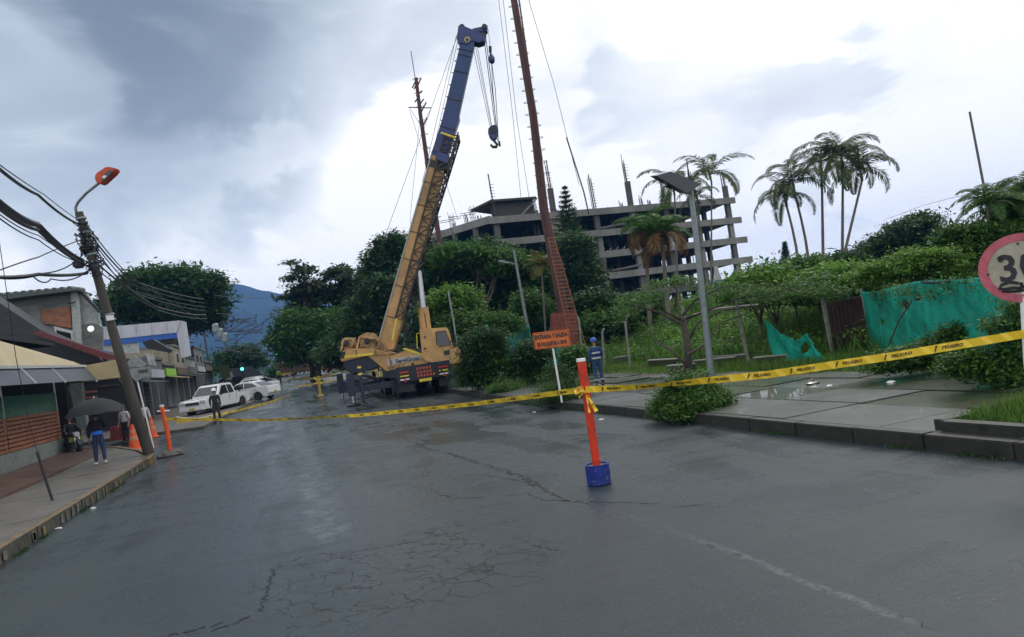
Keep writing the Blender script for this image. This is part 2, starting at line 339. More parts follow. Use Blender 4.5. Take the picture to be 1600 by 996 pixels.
# ================================================================= THE SETTING
def grid(name,xs,ys,zf,m,kind='structure',parent=None):
    vs=[(x,y,zf(x,y)) for y in ys for x in xs]; n=len(xs)
    fs=[(j*n+i,j*n+i+1,(j+1)*n+i+1,(j+1)*n+i) for j in range(len(ys)-1) for i in range(n-1)]
    me=bpy.data.meshes.new(name); me.from_pydata(vs,[],fs); me.materials.append(m); me.polygons.foreach_set('use_smooth',[True]*len(fs))
    o=bpy.data.objects.new(name,me); C.objects.link(o); o.parent=parent
    if kind: o['kind']=kind
    return o
def asphalt():
    m=bpy.data.materials.new('wet_asphalt'); m.use_nodes=True; nt=m.node_tree; N=nt.nodes.new; L=nt.links.new; b=nt.nodes['Principled BSDF']
    pos=N('ShaderNodeNewGeometry').outputs['Position']
    def mt(op,a,b_=None,clamp=False):
        q=N('ShaderNodeMath'); q.operation=op; q.use_clamp=clamp
        for i,v in enumerate((a,b_)):
            if v is None: continue
            if isinstance(v,(int,float)): q.inputs[i].default_value=v
            else: L(v,q.inputs[i])
        return q.outputs[0]
    def noise(sc,det=5,ro=.6,vec=None,dist=0):
        q=N('ShaderNodeTexNoise'); q.inputs['Scale'].default_value=sc; q.inputs['Detail'].default_value=det; q.inputs['Roughness'].default_value=ro; q.inputs['Distortion'].default_value=dist; L(vec or pos,q.inputs[0]); return q.outputs[0]
    def mr(v,a,b_,c=0,d=1):
        q=N('ShaderNodeMapRange'); q.clamp=True; q.interpolation_type='SMOOTHSTEP'; L(v,q.inputs[0])
        for i,k in enumerate((a,b_,c,d)): q.inputs[i+1].default_value=k
        return q.outputs[0]
    mp=N('ShaderNodeMapping'); L(pos,mp.inputs[0]); mp.inputs['Scale'].default_value=(.9,.16,1)
    big=noise(.35,4,.55); streak=noise(1.0,6,.6,mp.outputs[0],.6); fine=noise(45,4,.85); grit=noise(60,2,.6)
    mpx=N('ShaderNodeMapping'); L(pos,mpx.inputs[0]); mpx.inputs['Scale'].default_value=(.22,1.2,1); mpx.inputs['Rotation'].default_value=(0,0,R(12))
    cross=noise(1.0,7,.65,mpx.outputs[0],.8)
    # alligator cracking in one worn patch of the road
    wv=N('ShaderNodeVectorMath'); wv.operation='ADD'; q=N('ShaderNodeTexNoise'); q.inputs['Scale'].default_value=2.4; q.inputs['Detail'].default_value=5; L(pos,q.inputs[0])
    sc=N('ShaderNodeVectorMath'); sc.operation='SCALE'; sc.inputs['Scale'].default_value=.5; L(q.outputs['Color'],sc.inputs[0]); L(pos,wv.inputs[0]); L(sc.outputs[0],wv.inputs[1])
    vo=N('ShaderNodeTexVoronoi'); vo.feature='DISTANCE_TO_EDGE'; vo.inputs['Scale'].default_value=3.4; L(wv.outputs[0],vo.inputs[0])
    vo2=N('ShaderNodeTexVoronoi'); vo2.feature='DISTANCE_TO_EDGE'; vo2.inputs['Scale'].default_value=.45; L(wv.outputs[0],vo2.inputs[0])
    sx=N('ShaderNodeSeparateXYZ'); L(pos,sx.inputs[0]); X=sx.outputs[0]; Y=sx.outputs[1]
    wob=mt('MULTIPLY',mt('SUBTRACT',noise(.8,4),.5),1.1)
    Yw=mt('ADD',Y,mt('ADD',wob,mt('MULTIPLY',X,-.12))); Xw=mt('ADD',X,wob)
    region=mt('MULTIPLY',mt('MULTIPLY',mr(Yw,6.0,6.9),mr(Yw,9.2,8.9)),mt('MULTIPLY',mr(Xw,-.55,-.3),mr(Xw,2.8,1.5)))
    crk=mt('MULTIPLY',mr(vo.outputs['Distance'],.030,.006),mt('MULTIPLY',region,mr(noise(1.7,3),.38,.52)))
    longc=mt('MULTIPLY',mr(vo2.outputs['Distance'],.008,.002),mr(noise(.3,3),.5,.6))
    cracks=mt('MULTIPLY',crk,.95)
    # a worn paler trench line along the lane
    Xt=mt('ADD',X,mt('MULTIPLY',mt('SUBTRACT',noise(1.4,5),.5),.35))
    trench=mt('MULTIPLY',mt('MULTIPLY',mr(Xt,.0,.15),mr(Xt,.75,.5)),mt('MULTIPLY',mr(Y,9.4,10.2),mr(noise(3.2,6),.38,.62)))
    Xl=mt('ADD',X,mt('MULTIPLY',mt('SUBTRACT',noise(1.1,4),.5),.16))
    line=mt('MULTIPLY',mt('MULTIPLY',mr(Xl,3.49,3.53),mr(Xl,3.62,3.57)),mt('MULTIPLY',mt('MULTIPLY',mr(Y,3.6,4.2),mr(Y,7.6,5.6)),mr(noise(9,6,.75),.42,.6)))
    cr=N('ShaderNodeValToRGB'); e=cr.color_ramp.elements; e[0].position=.3; e[0].color=(.011,.018,.020,1); e[1].position=.72; e[1].color=(.044,.058,.062,1)
    L(mt('ADD',mt('MULTIPLY',big,.3),mt('ADD',mt('MULTIPLY',streak,.25),mt('ADD',mt('MULTIPLY',fine,.35),mt('MULTIPLY',cross,.15)))),cr.inputs[0])
    c1=N('ShaderNodeMix'); c1.data_type='RGBA'; L(mt('MAXIMUM',mt('MULTIPLY',trench,.45),mt('MULTIPLY',line,.6)),c1.inputs[0]); L(cr.outputs[0],c1.inputs[6]); c1.inputs[7].default_value=(.15,.165,.17,1)
    sp=mr(grit,.62,.70,0,.45); c2=N('ShaderNodeMix'); c2.data_type='RGBA'; L(sp,c2.inputs[0]); L(c1.outputs[2],c2.inputs[6]); c2.inputs[7].default_value=(.2,.2,.2,1)
    c3=N('ShaderNodeMix'); c3.data_type='RGBA'; L(cracks,c3.inputs[0]); L(c2.outputs[2],c3.inputs[6]); c3.inputs[7].default_value=(.008,.009,.010,1); L(c3.outputs[2],b.inputs['Base Color'])
    wet=mt('ADD',mt('MULTIPLY',streak,.5),mt('ADD',mt('MULTIPLY',cross,.3),mt('MULTIPLY',big,.2)))
    L(mr(wet,.42,.60,.17,.52),b.inputs['Roughness']); b.inputs['Specular IOR Level'].default_value=.27
    bp=N('ShaderNodeBump'); bp.inputs['Strength'].default_value=.55; bp.inputs['Distance'].default_value=.012
    L(mt('SUBTRACT',mt('ADD',mt('MULTIPLY',fine,.5),mt('ADD',mt('MULTIPLY',cross,.9),mt('MULTIPLY',grit,.2))),mt('MULTIPLY',cracks,2.0)),bp.inputs['Height']); L(bp.outputs[0],b.inputs['Normal'])
    return m
ASPH=asphalt()
CONC=mat('wet_concrete',(.10,.106,.098),.36,var=.3,scale=1.3,bump=.25,bscale=30,world=True,grime=.65,spec=.5,coat=.2,gcol=(.035,.045,.022))
CONCD=mat('damp_mossy_concrete',(.045,.062,.030),.35,var=.45,scale=1.1,bump=.2,bscale=12,world=True,grime=.8,coat=.5,gcol=(.05,.034,.016))
KERB=mat('dark_kerb_concrete',(.026,.028,.022),.5,var=.4,scale=4,bump=.4,bscale=25,world=True,grime=.4)
DIRT=mat('muddy_soil',(.075,.06,.035),.65,var=.4,scale=2,bump=.5,bscale=12,world=True)
SOIL=mat('weedy_soil',(.045,.06,.022),.9,var=.5,scale=.7,bump=.5,bscale=6,world=True)
TILE=mat('worn_reddish_paving',(.105,.062,.045),.4,var=.35,scale=1.2,bump=.3,bscale=20,world=True,grime=.5)
LCONC=mat('worn_walk_concrete',(.115,.105,.088),.5,var=.25,scale=1.6,bump=.3,bscale=30,world=True,grime=.45)
EDGE=mat('rusty_painted_kerb_top',(.17,.115,.05),.6,var=.35,scale=5,bump=.3,bscale=30,world=True,grime=.4)
OCH=mat('ochre_stained_kerb_face',(.07,.07,.05),.6,var=.5,scale=7,bump=.4,bscale=30,world=True,grime=.8)
XL=-4.6; XR=7.62
ys=[-12+i*2 for i in range(18)]+[24+i*2.5 for i in range(56)]
rx=[XL+i*(XR-XL)/10 for i in range(11)]
grid('road',rx,ys,lambda x,y:rise(y),ASPH)
grid('side_street',[-60+i*5.54 for i in range(11)],[y for y in ys if y<200],lambda x,y:rise(y)-.002 if x>-4.7 else rise(y),ASPH)
gx=sorted(set([-1650,-1200,-700,-400,-250,-150,-90,-60,-30,-10,0,10]+[13+i*.7 for i in range(30)]+[36,42,50,60,75,100,150,250,400,700,1200,1650]))
gy=sorted(set([-400,-200,-80,-30]+[-12+i*3 for i in range(50)]+[150,180,230,300,420,600,900,1300,1950]))
def gzz(x,y):
    z=gz(x,y)
    if x<=XR+.6 and y<165: return z-.12
    if x<13.0 and y<165: return z-.04
    return z+.02*math.sin(x*2.1+y*1.7)
grid('ground',gx,gy,gzz,SOIL)
# cracks that can be traced: thin seams of open asphalt
CRK=mat('open_crack_black',(.012,.012,.013),.7,var=.3,world=True)
def crack(pts,w=.035,name='road_crack',jit=.02,z=.004,m=CRK,gap=.22):
    P=[gp(*p) for p in pts]; Q=[]
    for a,b in zip(P,P[1:]):
        n=max(2,int((b-a).length/.05))
        for i in range(n): Q.append(a.lerp(b,i/n)+Vector((random.gauss(0,jit),random.gauss(0,jit),0)))
    Q.append(P[-1]); vs=[];fs=[]
    for i,p in enumerate(Q):
        t=(Q[min(i+1,len(Q)-1)]-Q[max(0,i-1)]); t.z=0; t.normalize(); nrm=Vector((-t.y,t.x,0)); ww=w*.62*random.uniform(.1,1.5)*min(1,.25+i/4,.25+(len(Q)-1-i)/4)
        for s in (1,-1): q=p+nrm*ww*s*.5; vs.append((q.x,q.y,rise(q.y)+z))
    for i in range(len(Q)-1):
        if random.random()>gap: fs.append((2*i,2*i+1,2*i+3,2*i+2))
    o=MB().add(vs,fs).build(name,m); o['kind']='structure'; return o
for p,w in (([(648,690),(668,702),(700,708),(745,722),(790,735),(825,748),(850,765),(880,780),(925,790)],.07),([(700,709),(760,730),(812,745),(835,762)],.04),([(820,770),(850,782),(900,783),(960,786),(1030,787)],.035),
    ([(760,742),(800,750),(850,757)],.03),([(672,764),(692,776),(740,779),(800,774),(840,771)],.035),([(720,798),(760,792),(800,785)],.045),([(255,996),(300,985),(360,972),(405,962)],.07),([(300,993),(350,980),(395,968)],.05),
    ([(405,962),(415,930),(428,890),(470,870)],.04),([(425,885),(480,868),(560,862),(640,848),(700,835),(760,825)],.02),([(1040,795),(1090,789),(1120,787)],.03),([(520,798),(590,790),(640,782)],.02),
    ([(640,690),(655,686),(668,690)],.06),([(455,706),(470,712),(486,716)],.03),([(800,838),(830,850),(870,862)],.03),([(1090,850),(1130,860),(1165,870)],.016),([(560,715),(640,706),(700,700)],.03),([(150,790),(200,778)],.03)):
    crack(p,w)
WORN=mat('worn_white_road_paint',(.085,.095,.10),.5,var=.35,scale=25,world=True,grime=.5)
crack([(1400,958),(1440,975),(1470,990)],.012,'road_crack',.02,.004,CRK,.4)
# ---- right hand pavement: kerb stones, slabs in rows
KT=.2
def hz(x,y): return rise(y)
kroot=thing('kerb','long dark wet kerb along the right side of the road','kerb',(XR,10,0)); y=-6
def slab(mb,x0,x1,y0,y1,zt,zb,tilt=0):
    def z(x,y): return rise(y)+zt+tilt*(x-x0)
    return mb.hexa([(x0,y0,rise(y0)+zb),(x1,y0,rise(y0)+zb),(x1,y1,rise(y1)+zb),(x0,y1,rise(y1)+zb),(x0,y0,z(x0,y0)),(x1,y0,z(x1,y0)),(x1,y1,z(x1,y1)),(x0,y1,z(x0,y1))])
while y<75:
    l=1.25 if y<30 else 3.; j=random.uniform(-.006,.006)
    o=slab(MB(),XR+j,XR+.2+j,y+.006,y+l-.008,KT+random.uniform(-.006,.008),-.1).build('kerb_stone',KERB,kroot,bev=.012); y+=l
walk=thing('pavement','broad wet concrete pavement right of the road with mossy joints','pavement',(10,10,0)); walk['kind']='structure'; del walk['category']
kroot['kind']='structure'; del kroot['category']
y=-6
while y<75:
    l=2.1 if y<30 else 4.2
    slab(MB(),XR+.214,XR+1.75,y+.012,y+l-.012,KT+random.uniform(-.004,.01),0).build('concrete_slab',CONC,walk)
    rows=((XR+1.79,9.95+.9),(10.9,12.25),(12.3,13.3))
    for i,(a,b) in enumerate(rows):
        if random.random()<(.0,.12,.3)[i]: continue
        slab(MB(),a+.01,b-.015,y+.015+(.6*i),y+l-.02+(.6*i),KT-.002+random.uniform(-.015,.02)*(1+i*.4),0,random.uniform(-.006,.006)).build('concrete_slab',(CONCD,CONCD,CONC)[i] if random.random()<.75 else CONC,walk)
    y+=l
grid('walk_bed',[XR+.2,9,11,13.4,15,17.2],[q for q in ys if q<=76],lambda x,y:rise(y)+.165+.012*math.sin(x*5+y*3)-(.05 if x>13 else 0),DIRT)
# ---- left hand pavement
XK=-4.18
lw=thing('pavement','left pavement of worn concrete with reddish tiling by the wall','pavement',(-6,15,0)); lw['kind']='structure'; del lw['category']
def flat(pts,z0,z1,m,name,parent): 
    n=len(pts); return MB().add([(x,y,rise(y)+z0) for x,y in pts]+[(x,y,rise(y)+z1) for x,y in pts],[tuple(range(n))[::-1],tuple(range(n,2*n))]+[(i,(i+1)%n,n+(i+1)%n,n+i) for i in range(n)]).build(name,m,parent)
y=-4.
while y<25.6:
    l=1.97; slab(MB(),-6.6,XK-.17,y+.008,y+l-.008,KT+random.uniform(-.004,.006),-.1).build('concrete_slab',LCONC,lw); y+=l
flat([(-6.6,25.56),(XK-.17,25.56),(-4.4,26.6),(-5.2,29.6),(-6.6,33.2)],-.1,KT,LCONC,'concrete_slab',lw)
flat([(-13,-4),(-6.62,-4),(-6.62,33.2),(-9,36.5),(-13,36.5)],-.1,KT-.004,TILE,'tiled_strip',lw)
lk=thing('kerb','left kerb with rusty worn edge and stained face','kerb',(XK,10,0)); lk['kind']='structure'; del lk['category']
y=-4.
while y<25.4:
    l=.98; j=random.uniform(-.012,.012); mb=MB(); 
    slab(mb,XK-.155+j,XK+j,y+.006,y+l-.012,KT+.008+random.uniform(-.004,.006),-.1); k=mb.build('kerb_stone',[OCH,EDGE],lk)
    for p in k.data.polygons: p.material_index=1 if p.center.z>.0+KT-.01 and abs(p.normal.z)>.9 else 0
    # ochre and grey stains left by old paint on the kerb face
    y+=l
    for _ in range(3):
        if random.random()<.62:
            yy=y-random.uniform(.1,.9); w=random.uniform(.05,.16); MB().box((XK+.018+j,yy,KT*.45),(.012,w,KT*random.uniform(.6,.95))).build('old_paint',random.choice([mat('flaked_ochre_paint',(.22,.15,.06),.7,var=.4,scale=20),mat('flaked_grey_paint',(.16,.15,.13),.7,var=.4,scale=20)]),lk)
c1=[(-4.18,25.5),(-4.22,26.7),(-5.05,29.7),(-6.5,33.35),(-9,36.65)]
for a,b in zip(c1,c1[1:]):
    n=max(1,int(math.dist(a,b)/1.0))
    for i in range(n):
        p=Vector((a[0]+(b[0]-a[0])*i/n,a[1]+(b[1]-a[1])*i/n,0)); q=Vector((a[0]+(b[0]-a[0])*(i+1)/n,a[1]+(b[1]-a[1])*(i+1)/n,0)); p.z=rise(p.y)+.06; q.z=rise(q.y)+.06
        d=(q-p).normalized()*.008; MB().bar(p+d,q-d,.15,.3).build('kerb_stone',EDGE,lk)
# far corner pavement beyond the side street
q0=gp(318,672); fc=thing('pavement','low far corner pavement across the side street','pavement',(-9,48,rise(48))); fc['kind']='structure'; del fc['category']
A=[gp(316,670),gp(345,657),gp(250,640),gp(60,640),gp(120,696)]
flat([(p.x,p.y) for p in (gp(318,671),gp(352,653),gp(400,628))]+[(XL,95),(-30,95),(-30,gp(170,690).y),(gp(170,690).x,gp(170,690).y)],-.1,.14,LCONC,'concrete_slab',fc)
# ---- mountain
def mountain():
    prof=[(-900,560),(-300,500),(0,475),(100,474),(165,468),(250,462),(320,457),(345,449),(368,443),(388,448),(412,455),(440,459),(520,472),(600,476),(700,474),(850,478),(1000,478),(1300,440),(1700,392)]
    D=1500; vs=[];fs=[];cols=[];nr=26
    xs=[-500+i*10 for i in range(221)]
    for i,px in enumerate(xs):
        j=max(k for k in range(len(prof)) if prof[k][0]<=px); j=min(j,len(prof)-2); t=(px-prof[j][0])/(prof[j+1][0]-prof[j][0]); py=prof[j][1]+(prof[j+1][1]-prof[j][1])*sm(t)
        top=pd(px,py,D); 
        base=Vector((top.x,top.y,0)); dr=Vector((top.x,top.y,0)).normalized(); hgt=max(4,top.z)
        for r in range(nr+1):
            q=r/nr; dist=700*q; e=(1-q)**1.1
            nz=sum(math.sin(px*.021*f+q*9*f+f*2)*(1/f) for f in (1,2.3,5.1))*18*math.sin(math.pi*min(1,q))
            z=hgt*e+nz*(hgt/200)+(random.uniform(-1.6,1.6) if r<3 else random.uniform(-2.5,2.5)); vs.append(base-dr*dist+Vector((0,0,max(z,-8) if r<nr else -10)))
    for i in range(len(xs)-1):
        for r in range(nr): a=i*(nr+1)+r; fs.append((a,a+1,a+nr+2,a+nr+1))
    o=MB().add(vs,fs).build('mountain',mat('haze_tinted_forest',(.008,.030,.05),.9,var=.5,scale=.02,bump=1,bscale=.05,world=True),smooth=True); o['kind']='structure'  # bluish base colour: distance haze is painted into the forest as well
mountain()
# ================================================================= CRANE
TAN=mat('tan_crane_paint',(.54,.315,.11),.45,var=.16,scale=1.6,bump=.08,bscale=20,grime=.5,coat=.1)
NAVY=mat('navy_crane_paint',(.014,.036,.16),.42,var=.2,scale=1.5,grime=.3,coat=.15)
BOOMB=mat('slate_blue_boom_paint',(.014,.052,.16),.45,var=.15,scale=1.2,grime=.3,streak=(1,1,.3))
BLK=mat('black_steel',(.018,.02,.024),.5,var=.3,grime=.2)
RUBBER=mat('tyre_rubber',(.02,.02,.021),.8,var=.2)
YELL=mat('safety_yellow_paint',(.75,.62,.05),.45,var=.1,grime=.2)
CHROME=mat('bare_steel_rod',(.5,.52,.55),.28,metal=.9,var=.1)
DGLASS=mat('dark_window_glass',(.02,.028,.032),.08,var=.2,spec=.8)
WHITEP=mat('white_paint',(.78,.79,.80),.4,var=.05,scale=2)
REDP=mat('red_reflector',(.6,.05,.03),.35,var=.2)
LRUST=mat('brown_lattice_steel',(.035,.026,.02),.6,var=.3)
ROPE=mat('steel_wire_rope',(.05,.052,.055),.5,metal=.4,var=.2)
P0=Vector((6.6,39.4,rise(39.4))); Ru=Vector((math.cos(R(16)),-math.sin(R(16)),0)); Nv=Vector((-Ru.y,Ru.x,0))   # plane of the boom, v away from the viewer
def cp(px,py,v=0.): return onP(px,py,P0+Nv*v,Nv)
crane=thing('truck_crane','tan truck crane with long raised blue and tan telescopic boom parked by the right kerb','truck crane',P0)
def cpart(name,mb,m,parent=crane,**k): return mb.build(name,m,parent,**k)
# carrier along the road
def CB(x0,x1,y0,y1,z0,z1): 
    return ((x0+x1)/2,(y0+y1)/2,(z0+z1)/2+P0.z),(abs(x1-x0),abs(y1-y0),abs(z1-z0))
CNAVY=mat('dark_navy_carrier_paint',(.012,.022,.045),.45,var=.3,grime=.3)
fr=MB()
fr.box(*CB(5.25,7.95,36.6,46.4,1.0,1.42)); fr.box(*CB(5.9,7.3,36.8,46,.62,1.0)); fr.box(*CB(5.25,7.95,36.45,36.6,.72,1.5)); cpart('carrier_frame',fr,CNAVY,bev=.03)
cpart('rear_panel',MB().box(*CB(5.45,7.75,36.38,36.44,.78,1.36)),BLK)
for x in (5.62,7.55):
    for j,c in enumerate((REDP,YELL,WHITEP)): cpart('reflective_bar',MB().box(*CB(x-.22,x+.22,36.33,36.375,1.22-.17*j-.03,1.22-.17*j+.03)),c)
    l=cpart('tail_lamp',MB().lathe([(.0,0),(.07,0),(.08,.03),(.06,.05)],(x,36.32,P0.z+.83),10,'Y'),REDP)
CHEV=mat('red_chevron_sheeting',(.55,.11,.06),.4,var=.25,scale=8)
for r,(n,z) in enumerate(((5,1.30),(5,1.12),(6,.95))):
    for i in range(n):
        x=6.22+i*.155; a=Vector((x,36.35,P0.z+z-.06)); MBx=MB().prism([a,a+Vector((.08,0,0)),a+Vector((.14,0,.12)),a+Vector((.06,0,.12))],(0,.02,0)); cpart('warning_chevron',MBx,CHEV)
for y in (37.6,39.0,42.6,44.2):
    for x,s in ((5.55,-1),(7.65,1)):
        w=cpart('wheel',MB().lathe([(.30,-.19),(.50,-.20),(.54,-.12),(.54,.12),(.50,.20),(.30,.19)],(x,y,P0.z+.54),20,'X'),RUBBER,smooth='auto')
        cpart('rim',MB().lathe([(.29,-.14),(.3,.19*1),(.22,.1*s),(.1,.16*s)],(x,y,P0.z+.54),16,'X'),WHITEP if y>43 else TAN,w)
for x in (5.6,7.6): cpart('mudguard',MB().box(*CB(x-.32,x+.32,36.9,40,1.12,1.20)),BLK); cpart('mud_flap',MB().box(*CB(x-.3,x+.3,36.62,36.66,.28,.8)),BLK)
cc=MB(); cc.box(*CB(5.25,6.35,44.6,46.9,1.0,2.35)); cab0=cpart('driver_cab',cc,TAN,bev=.08)
cpart('window',MB().box(*CB(5.236,5.24,44.95,46.2,1.6,2.2)),DGLASS,cab0); cpart('window',MB().box(*CB(5.45,6.2,44.56,44.59,1.6,2.2)),DGLASS,cab0)
cpart('logo_plate',MB().box(*CB(5.225,5.235,43.3,44.4,1.05,1.5)),YELL)
for y0,c in ((41.2,YELL),(42.2,WHITEP)): cpart('side_sticker',MB().box(*CB(5.22,5.24,y0,y0+.7,1.08,1.38)),c)
for i in range(4): cpart('deck_box',MB().box(*CB(5.3,5.8,40.3+i*.95,41.1+i*.95,1.42,1.85+.1*(i%2))),(BLK,CNAVY,TAN,BLK)[i],bev=.02)
# outriggers
for k,(y) in enumerate((37.3,44.0)):
    cpart('outrigger_beam',MB().box(*CB(3.15,9.9 if k else 8.3,y-.16,y+.16,.58,.88)),CNAVY,bev=.02)
    for x in ((3.15,9.9) if k else (3.15,)):
        j=cpart('outrigger_jack',MB().box(*CB(x-.17,x+.17,y-.17,y+.17,.45,1.55)),CNAVY,bev=.03)
        cpart('jack_rod',MB().lathe([(.08,0),(.08,.6)],(x,y,P0.z+.1),10),CHROME,j); cpart('float_pad',MB().lathe([(.34,0),(.34,.05),(.2,.1),(.09,.14)],(x,y,P0.z+.005-(.03 if k==0 else 0)),14),BLK,j)
st=MB(); a=Vector((3.62,37.05,P0.z)); st.box(a+Vector((0,0,1.05)),(.16,.16,1.9)); s_=cpart('jack_stand',st,CNAVY,bev=.02); cpart('foot',MB().lathe([(.2,0),(.16,.06),(.05,.1)],a,10),BLK,s_)
for z,c in ((1.78,YELL),(1.6,BLK),(1.45,YELL)): cpart('stripe_band',MB().box(a+Vector((0,0,z)),(.175,.175,.1)),c,s_)
# turntable and superstructure (side panel faces the camera)
cpart('turntable',MB().lathe([(1.0,1.42),(1.0,1.6),(.85,1.62),(.85,1.78)],P0,28),BLK)
side=[(571,553),(612,556),(640,546),(700,566),(713,572),(728,568),(726,574),(688,578),(603,580)]
cpart('side_frame',MB().prism([cp(*p,-1.05) for p in side],Nv*.35),TAN,bev=.02)
cpart('side_frame',MB().prism([cp(*p,.75) for p in side],Nv*.3),TAN,bev=.02)
cpart('floor_plate',MB().prism([cp(x,y,-.68) for x,y in ((575,566),(718,567),(716,575),(604,579),(590,573))],Nv*1.4),TAN)
cpart('yellow_edge',MB().prism([cp(x,y,-1.08) for x,y in ((628,545),(634,544),(686,563),(682,565))],Nv*.02),YELL)
cw=cpart('counterweight',MB().prism([cp(x,y,-1.1) for x,y in ((534,550),(541,545),(585,545),(612,553),(604,556),(572,557),(533,566),(531,560))],Nv*2.2),TAN,bev=.04)
cpart('yellow_stripe',MB().prism([cp(x,y,-1.125) for x,y in ((538,556),(583,551.5),(583,555),(538,560))],Nv*.02),YELL,cw)
cpart('dark_louvre',MB().prism([cp(x,y,-1.125) for x,y in ((533,551),(540,549),(538,559),(532,561))],Nv*.02),BLK,cw)
cpart('engine_bay',MB().prism([cp(x,y,-.95) for x,y in ((536,562),(600,556),(604,566),(575,580),(548,584),(537,575))],Nv*1.9),CNAVY,bev=.03)
# winches
for px,py,r in ((545,537,.30),(577,533,.42)):
    c=cp(px,py,0); w=cpart('winch_drum',MB().lathe([(r*1.05,-.5),(r*1.05,-.44),(r*.8,-.42),(r*.85,-.2),(r*.8,0),(r*.86,.2),(r*.8,.42),(r*1.05,.44),(r*1.05,.5)],c,18,'Y',Matrix.Rotation(R(-16),3,'Z')),mat('sandy_drum_paint',(.42,.27,.13),.7,var=.3,scale=6,grime=.5),smooth='auto')
    cpart('motor',MB().lathe([(.12,-.2),(.16,0),(.12,.12)],c-Nv*.68,10,'Y'),BLK,w)
hs=MB()
for _ in range(9):
    a=cp(random.uniform(560,590),random.uniform(530,548),-.6); b=cp(random.uniform(580,606),random.uniform(538,552),-.9); hs.tube([a,a.lerp(b,.5)+Vector((0,0,random.uniform(-.15,.35))),b],.035,5)
cpart('hydraulic_hoses',hs,mat('tan_hose',(.25,.16,.08),.6,var=.4))
for a,b in (((556,551),(562,526)),((562,526),(592,530)),((592,530),(600,550)),((533,548),(537,530)),((537,530),(556,529))):
    for v in (-.55,.55): cpart('winch_frame_bar',MB().bar(cp(*a,v),cp(*b,v),.09),TAN)
# operator cab at the right end
cabo=cpart('operator_cab',MB().prism([cp(x,y,-1.35) for x,y in ((655,514),(697,512),(701,521),(706,543),(727,545),(728,567),(700,570),(668,566),(660,560))],Nv*1.1),TAN,bev=.03)
cpart('window',MB().prism([cp(x,y,-1.365) for x,y in ((682,520),(695,518),(704,538),(688,541),(683,536))],Nv*.02),DGLASS,cabo)
cpart('window_frame',MB().tube([cp(x,y,-1.375) for x,y in ((681,519),(696,517),(705,539),(687,542),(682,537),(681,519))],.02,4),BLK,cabo)
cpart('control_box',MB().prism([cp(x,y,-1.37) for x,y in ((693,549),(702,547),(703,554),(694,555))],Nv*.02),BLK,cabo)
cpart('handrail',MB().tube([cp(x,y,-1.4) for x,y in ((652,545),(651,522),(655,521)) ],.02,5),YELL,cabo)
for x,y in ((645,570),(672,567),(679,566),(708,558),(622,548)): cpart('bolt_box',MB().box(cp(x,y,-1.09),(.14,.06,.16),R(-16)),BLK)
for a_,b_ in (((608,557),(613,577)),((668,563),(670,571)),((690,565),(692,577)),((586,547),(588,556)),((556,546),(557,557))): MB().bar(cp(*a_,-1.12),cp(*b_,-1.12),.025).build('panel_seam',BLK,crane)
for x_,y_ in ((633,575),(650,573),(660,572),(697,569),(720,564),(700,548),(664,527),(664,545)): MB().lathe([(.05,-.03),(.05,.02)],cp(x_,y_,-1.42 if x_>655 and y_<570 else -1.12),8,'Y').build('bolt',BLK,crane)
MB().tube([cp(x,y,-.9) for x,y in ((610,548),(630,540),(646,546),(660,552),(672,548))],.03,5).build('hydraulic_hose',BLK,crane)
MB().tube([cp(x,y,-.5) for x,y in ((672,555),(668,520),(663,490))],.025,5).build('hydraulic_hose',BLK,crane)
MB().tube([cp(x,y,-1.3) for x,y in ((700,520),(712,523),(712,545))],.018,5).build('handrail',BLK,crane)
MB().box((6.6,36.3,P0.z+.72),(.6,.05,.14)).build('number_plate',YELL,crane)
# lettering on the side panel
pl=cpart('name_plate',MB().prism([cp(x,y,-1.07) for x,y in ((604,562),(657,555),(658,562),(606,572))],Nv*.015),mat('grey_name_plate',(.42,.42,.42),.5,var=.08))
tx=(cp(658,558.5,-1.08)-cp(606,567,-1.08)).normalized(); ty=Nv.cross(tx)*-1; ty=tx.cross(-Nv)*-1 if tx.cross(-Nv).z<0 else tx.cross(-Nv)
if ty.z<0: ty=-ty
LET=mat('black_lettering',(.02,.02,.03),.5,var=.05)
text('ServiGruas',.30,LET,'lettering',pl,tx,ty,cp(637,562.3,-1.085),.004,bold=.006,sx=.93)
text('S',.26,mat('red_lettering',(.6,.06,.04),.5),'lettering',pl,tx,ty,cp(611,566.3,-1.085),.004,bold=.01)
text('CE 50 Nº 2',.19,LET,'lettering',crane,tx,ty,cp(617.5,573.3,-1.075),.004)
text('S',.34,LET,'lettering',crane,(0,-1,0),(0,0,1),(5.218,43.85,P0.z+1.27),.004,bold=.02)
# boom
def boomsec(name,a,b,w0,w1,m,dv,collars=(),v0=0.,parent=crane):
    """box section between two photo points, width in pixels across"""
    A=cp(*a); B=cp(*b); d=(B-A).normalized(); s=Nv.cross(d).normalized()
    if s.dot(Ru)<0: s=-s
    k0=dep(A)/FPX; k1=dep(B)/FPX; mb=MB(); h=dv/2
    mb.hexa([A-s*w0*k0/2-Nv*h,A+s*w0*k0/2-Nv*h,A+s*w0*k0/2+Nv*h,A-s*w0*k0/2+Nv*h,B-s*w1*k1/2-Nv*h*.96,B+s*w1*k1/2-Nv*h*.96,B+s*w1*k1/2+Nv*h*.96,B-s*w1*k1/2+Nv*h*.96])
    o=mb.build(name,m,parent,bev=.02)
    for t in collars:
        c=A.lerp(B,t); w=(w0*k0*(1-t)+w1*k1*t)/2+.015
        q=MB(); 
        for sg in (-1,1): q.bar(c-s*w-Nv*(h+.01)*1,c+s*w-Nv*(h+.01),.035,.03,d); break
        q.build('seam_plate',LRUST,o)
    return o,A,B,d,s
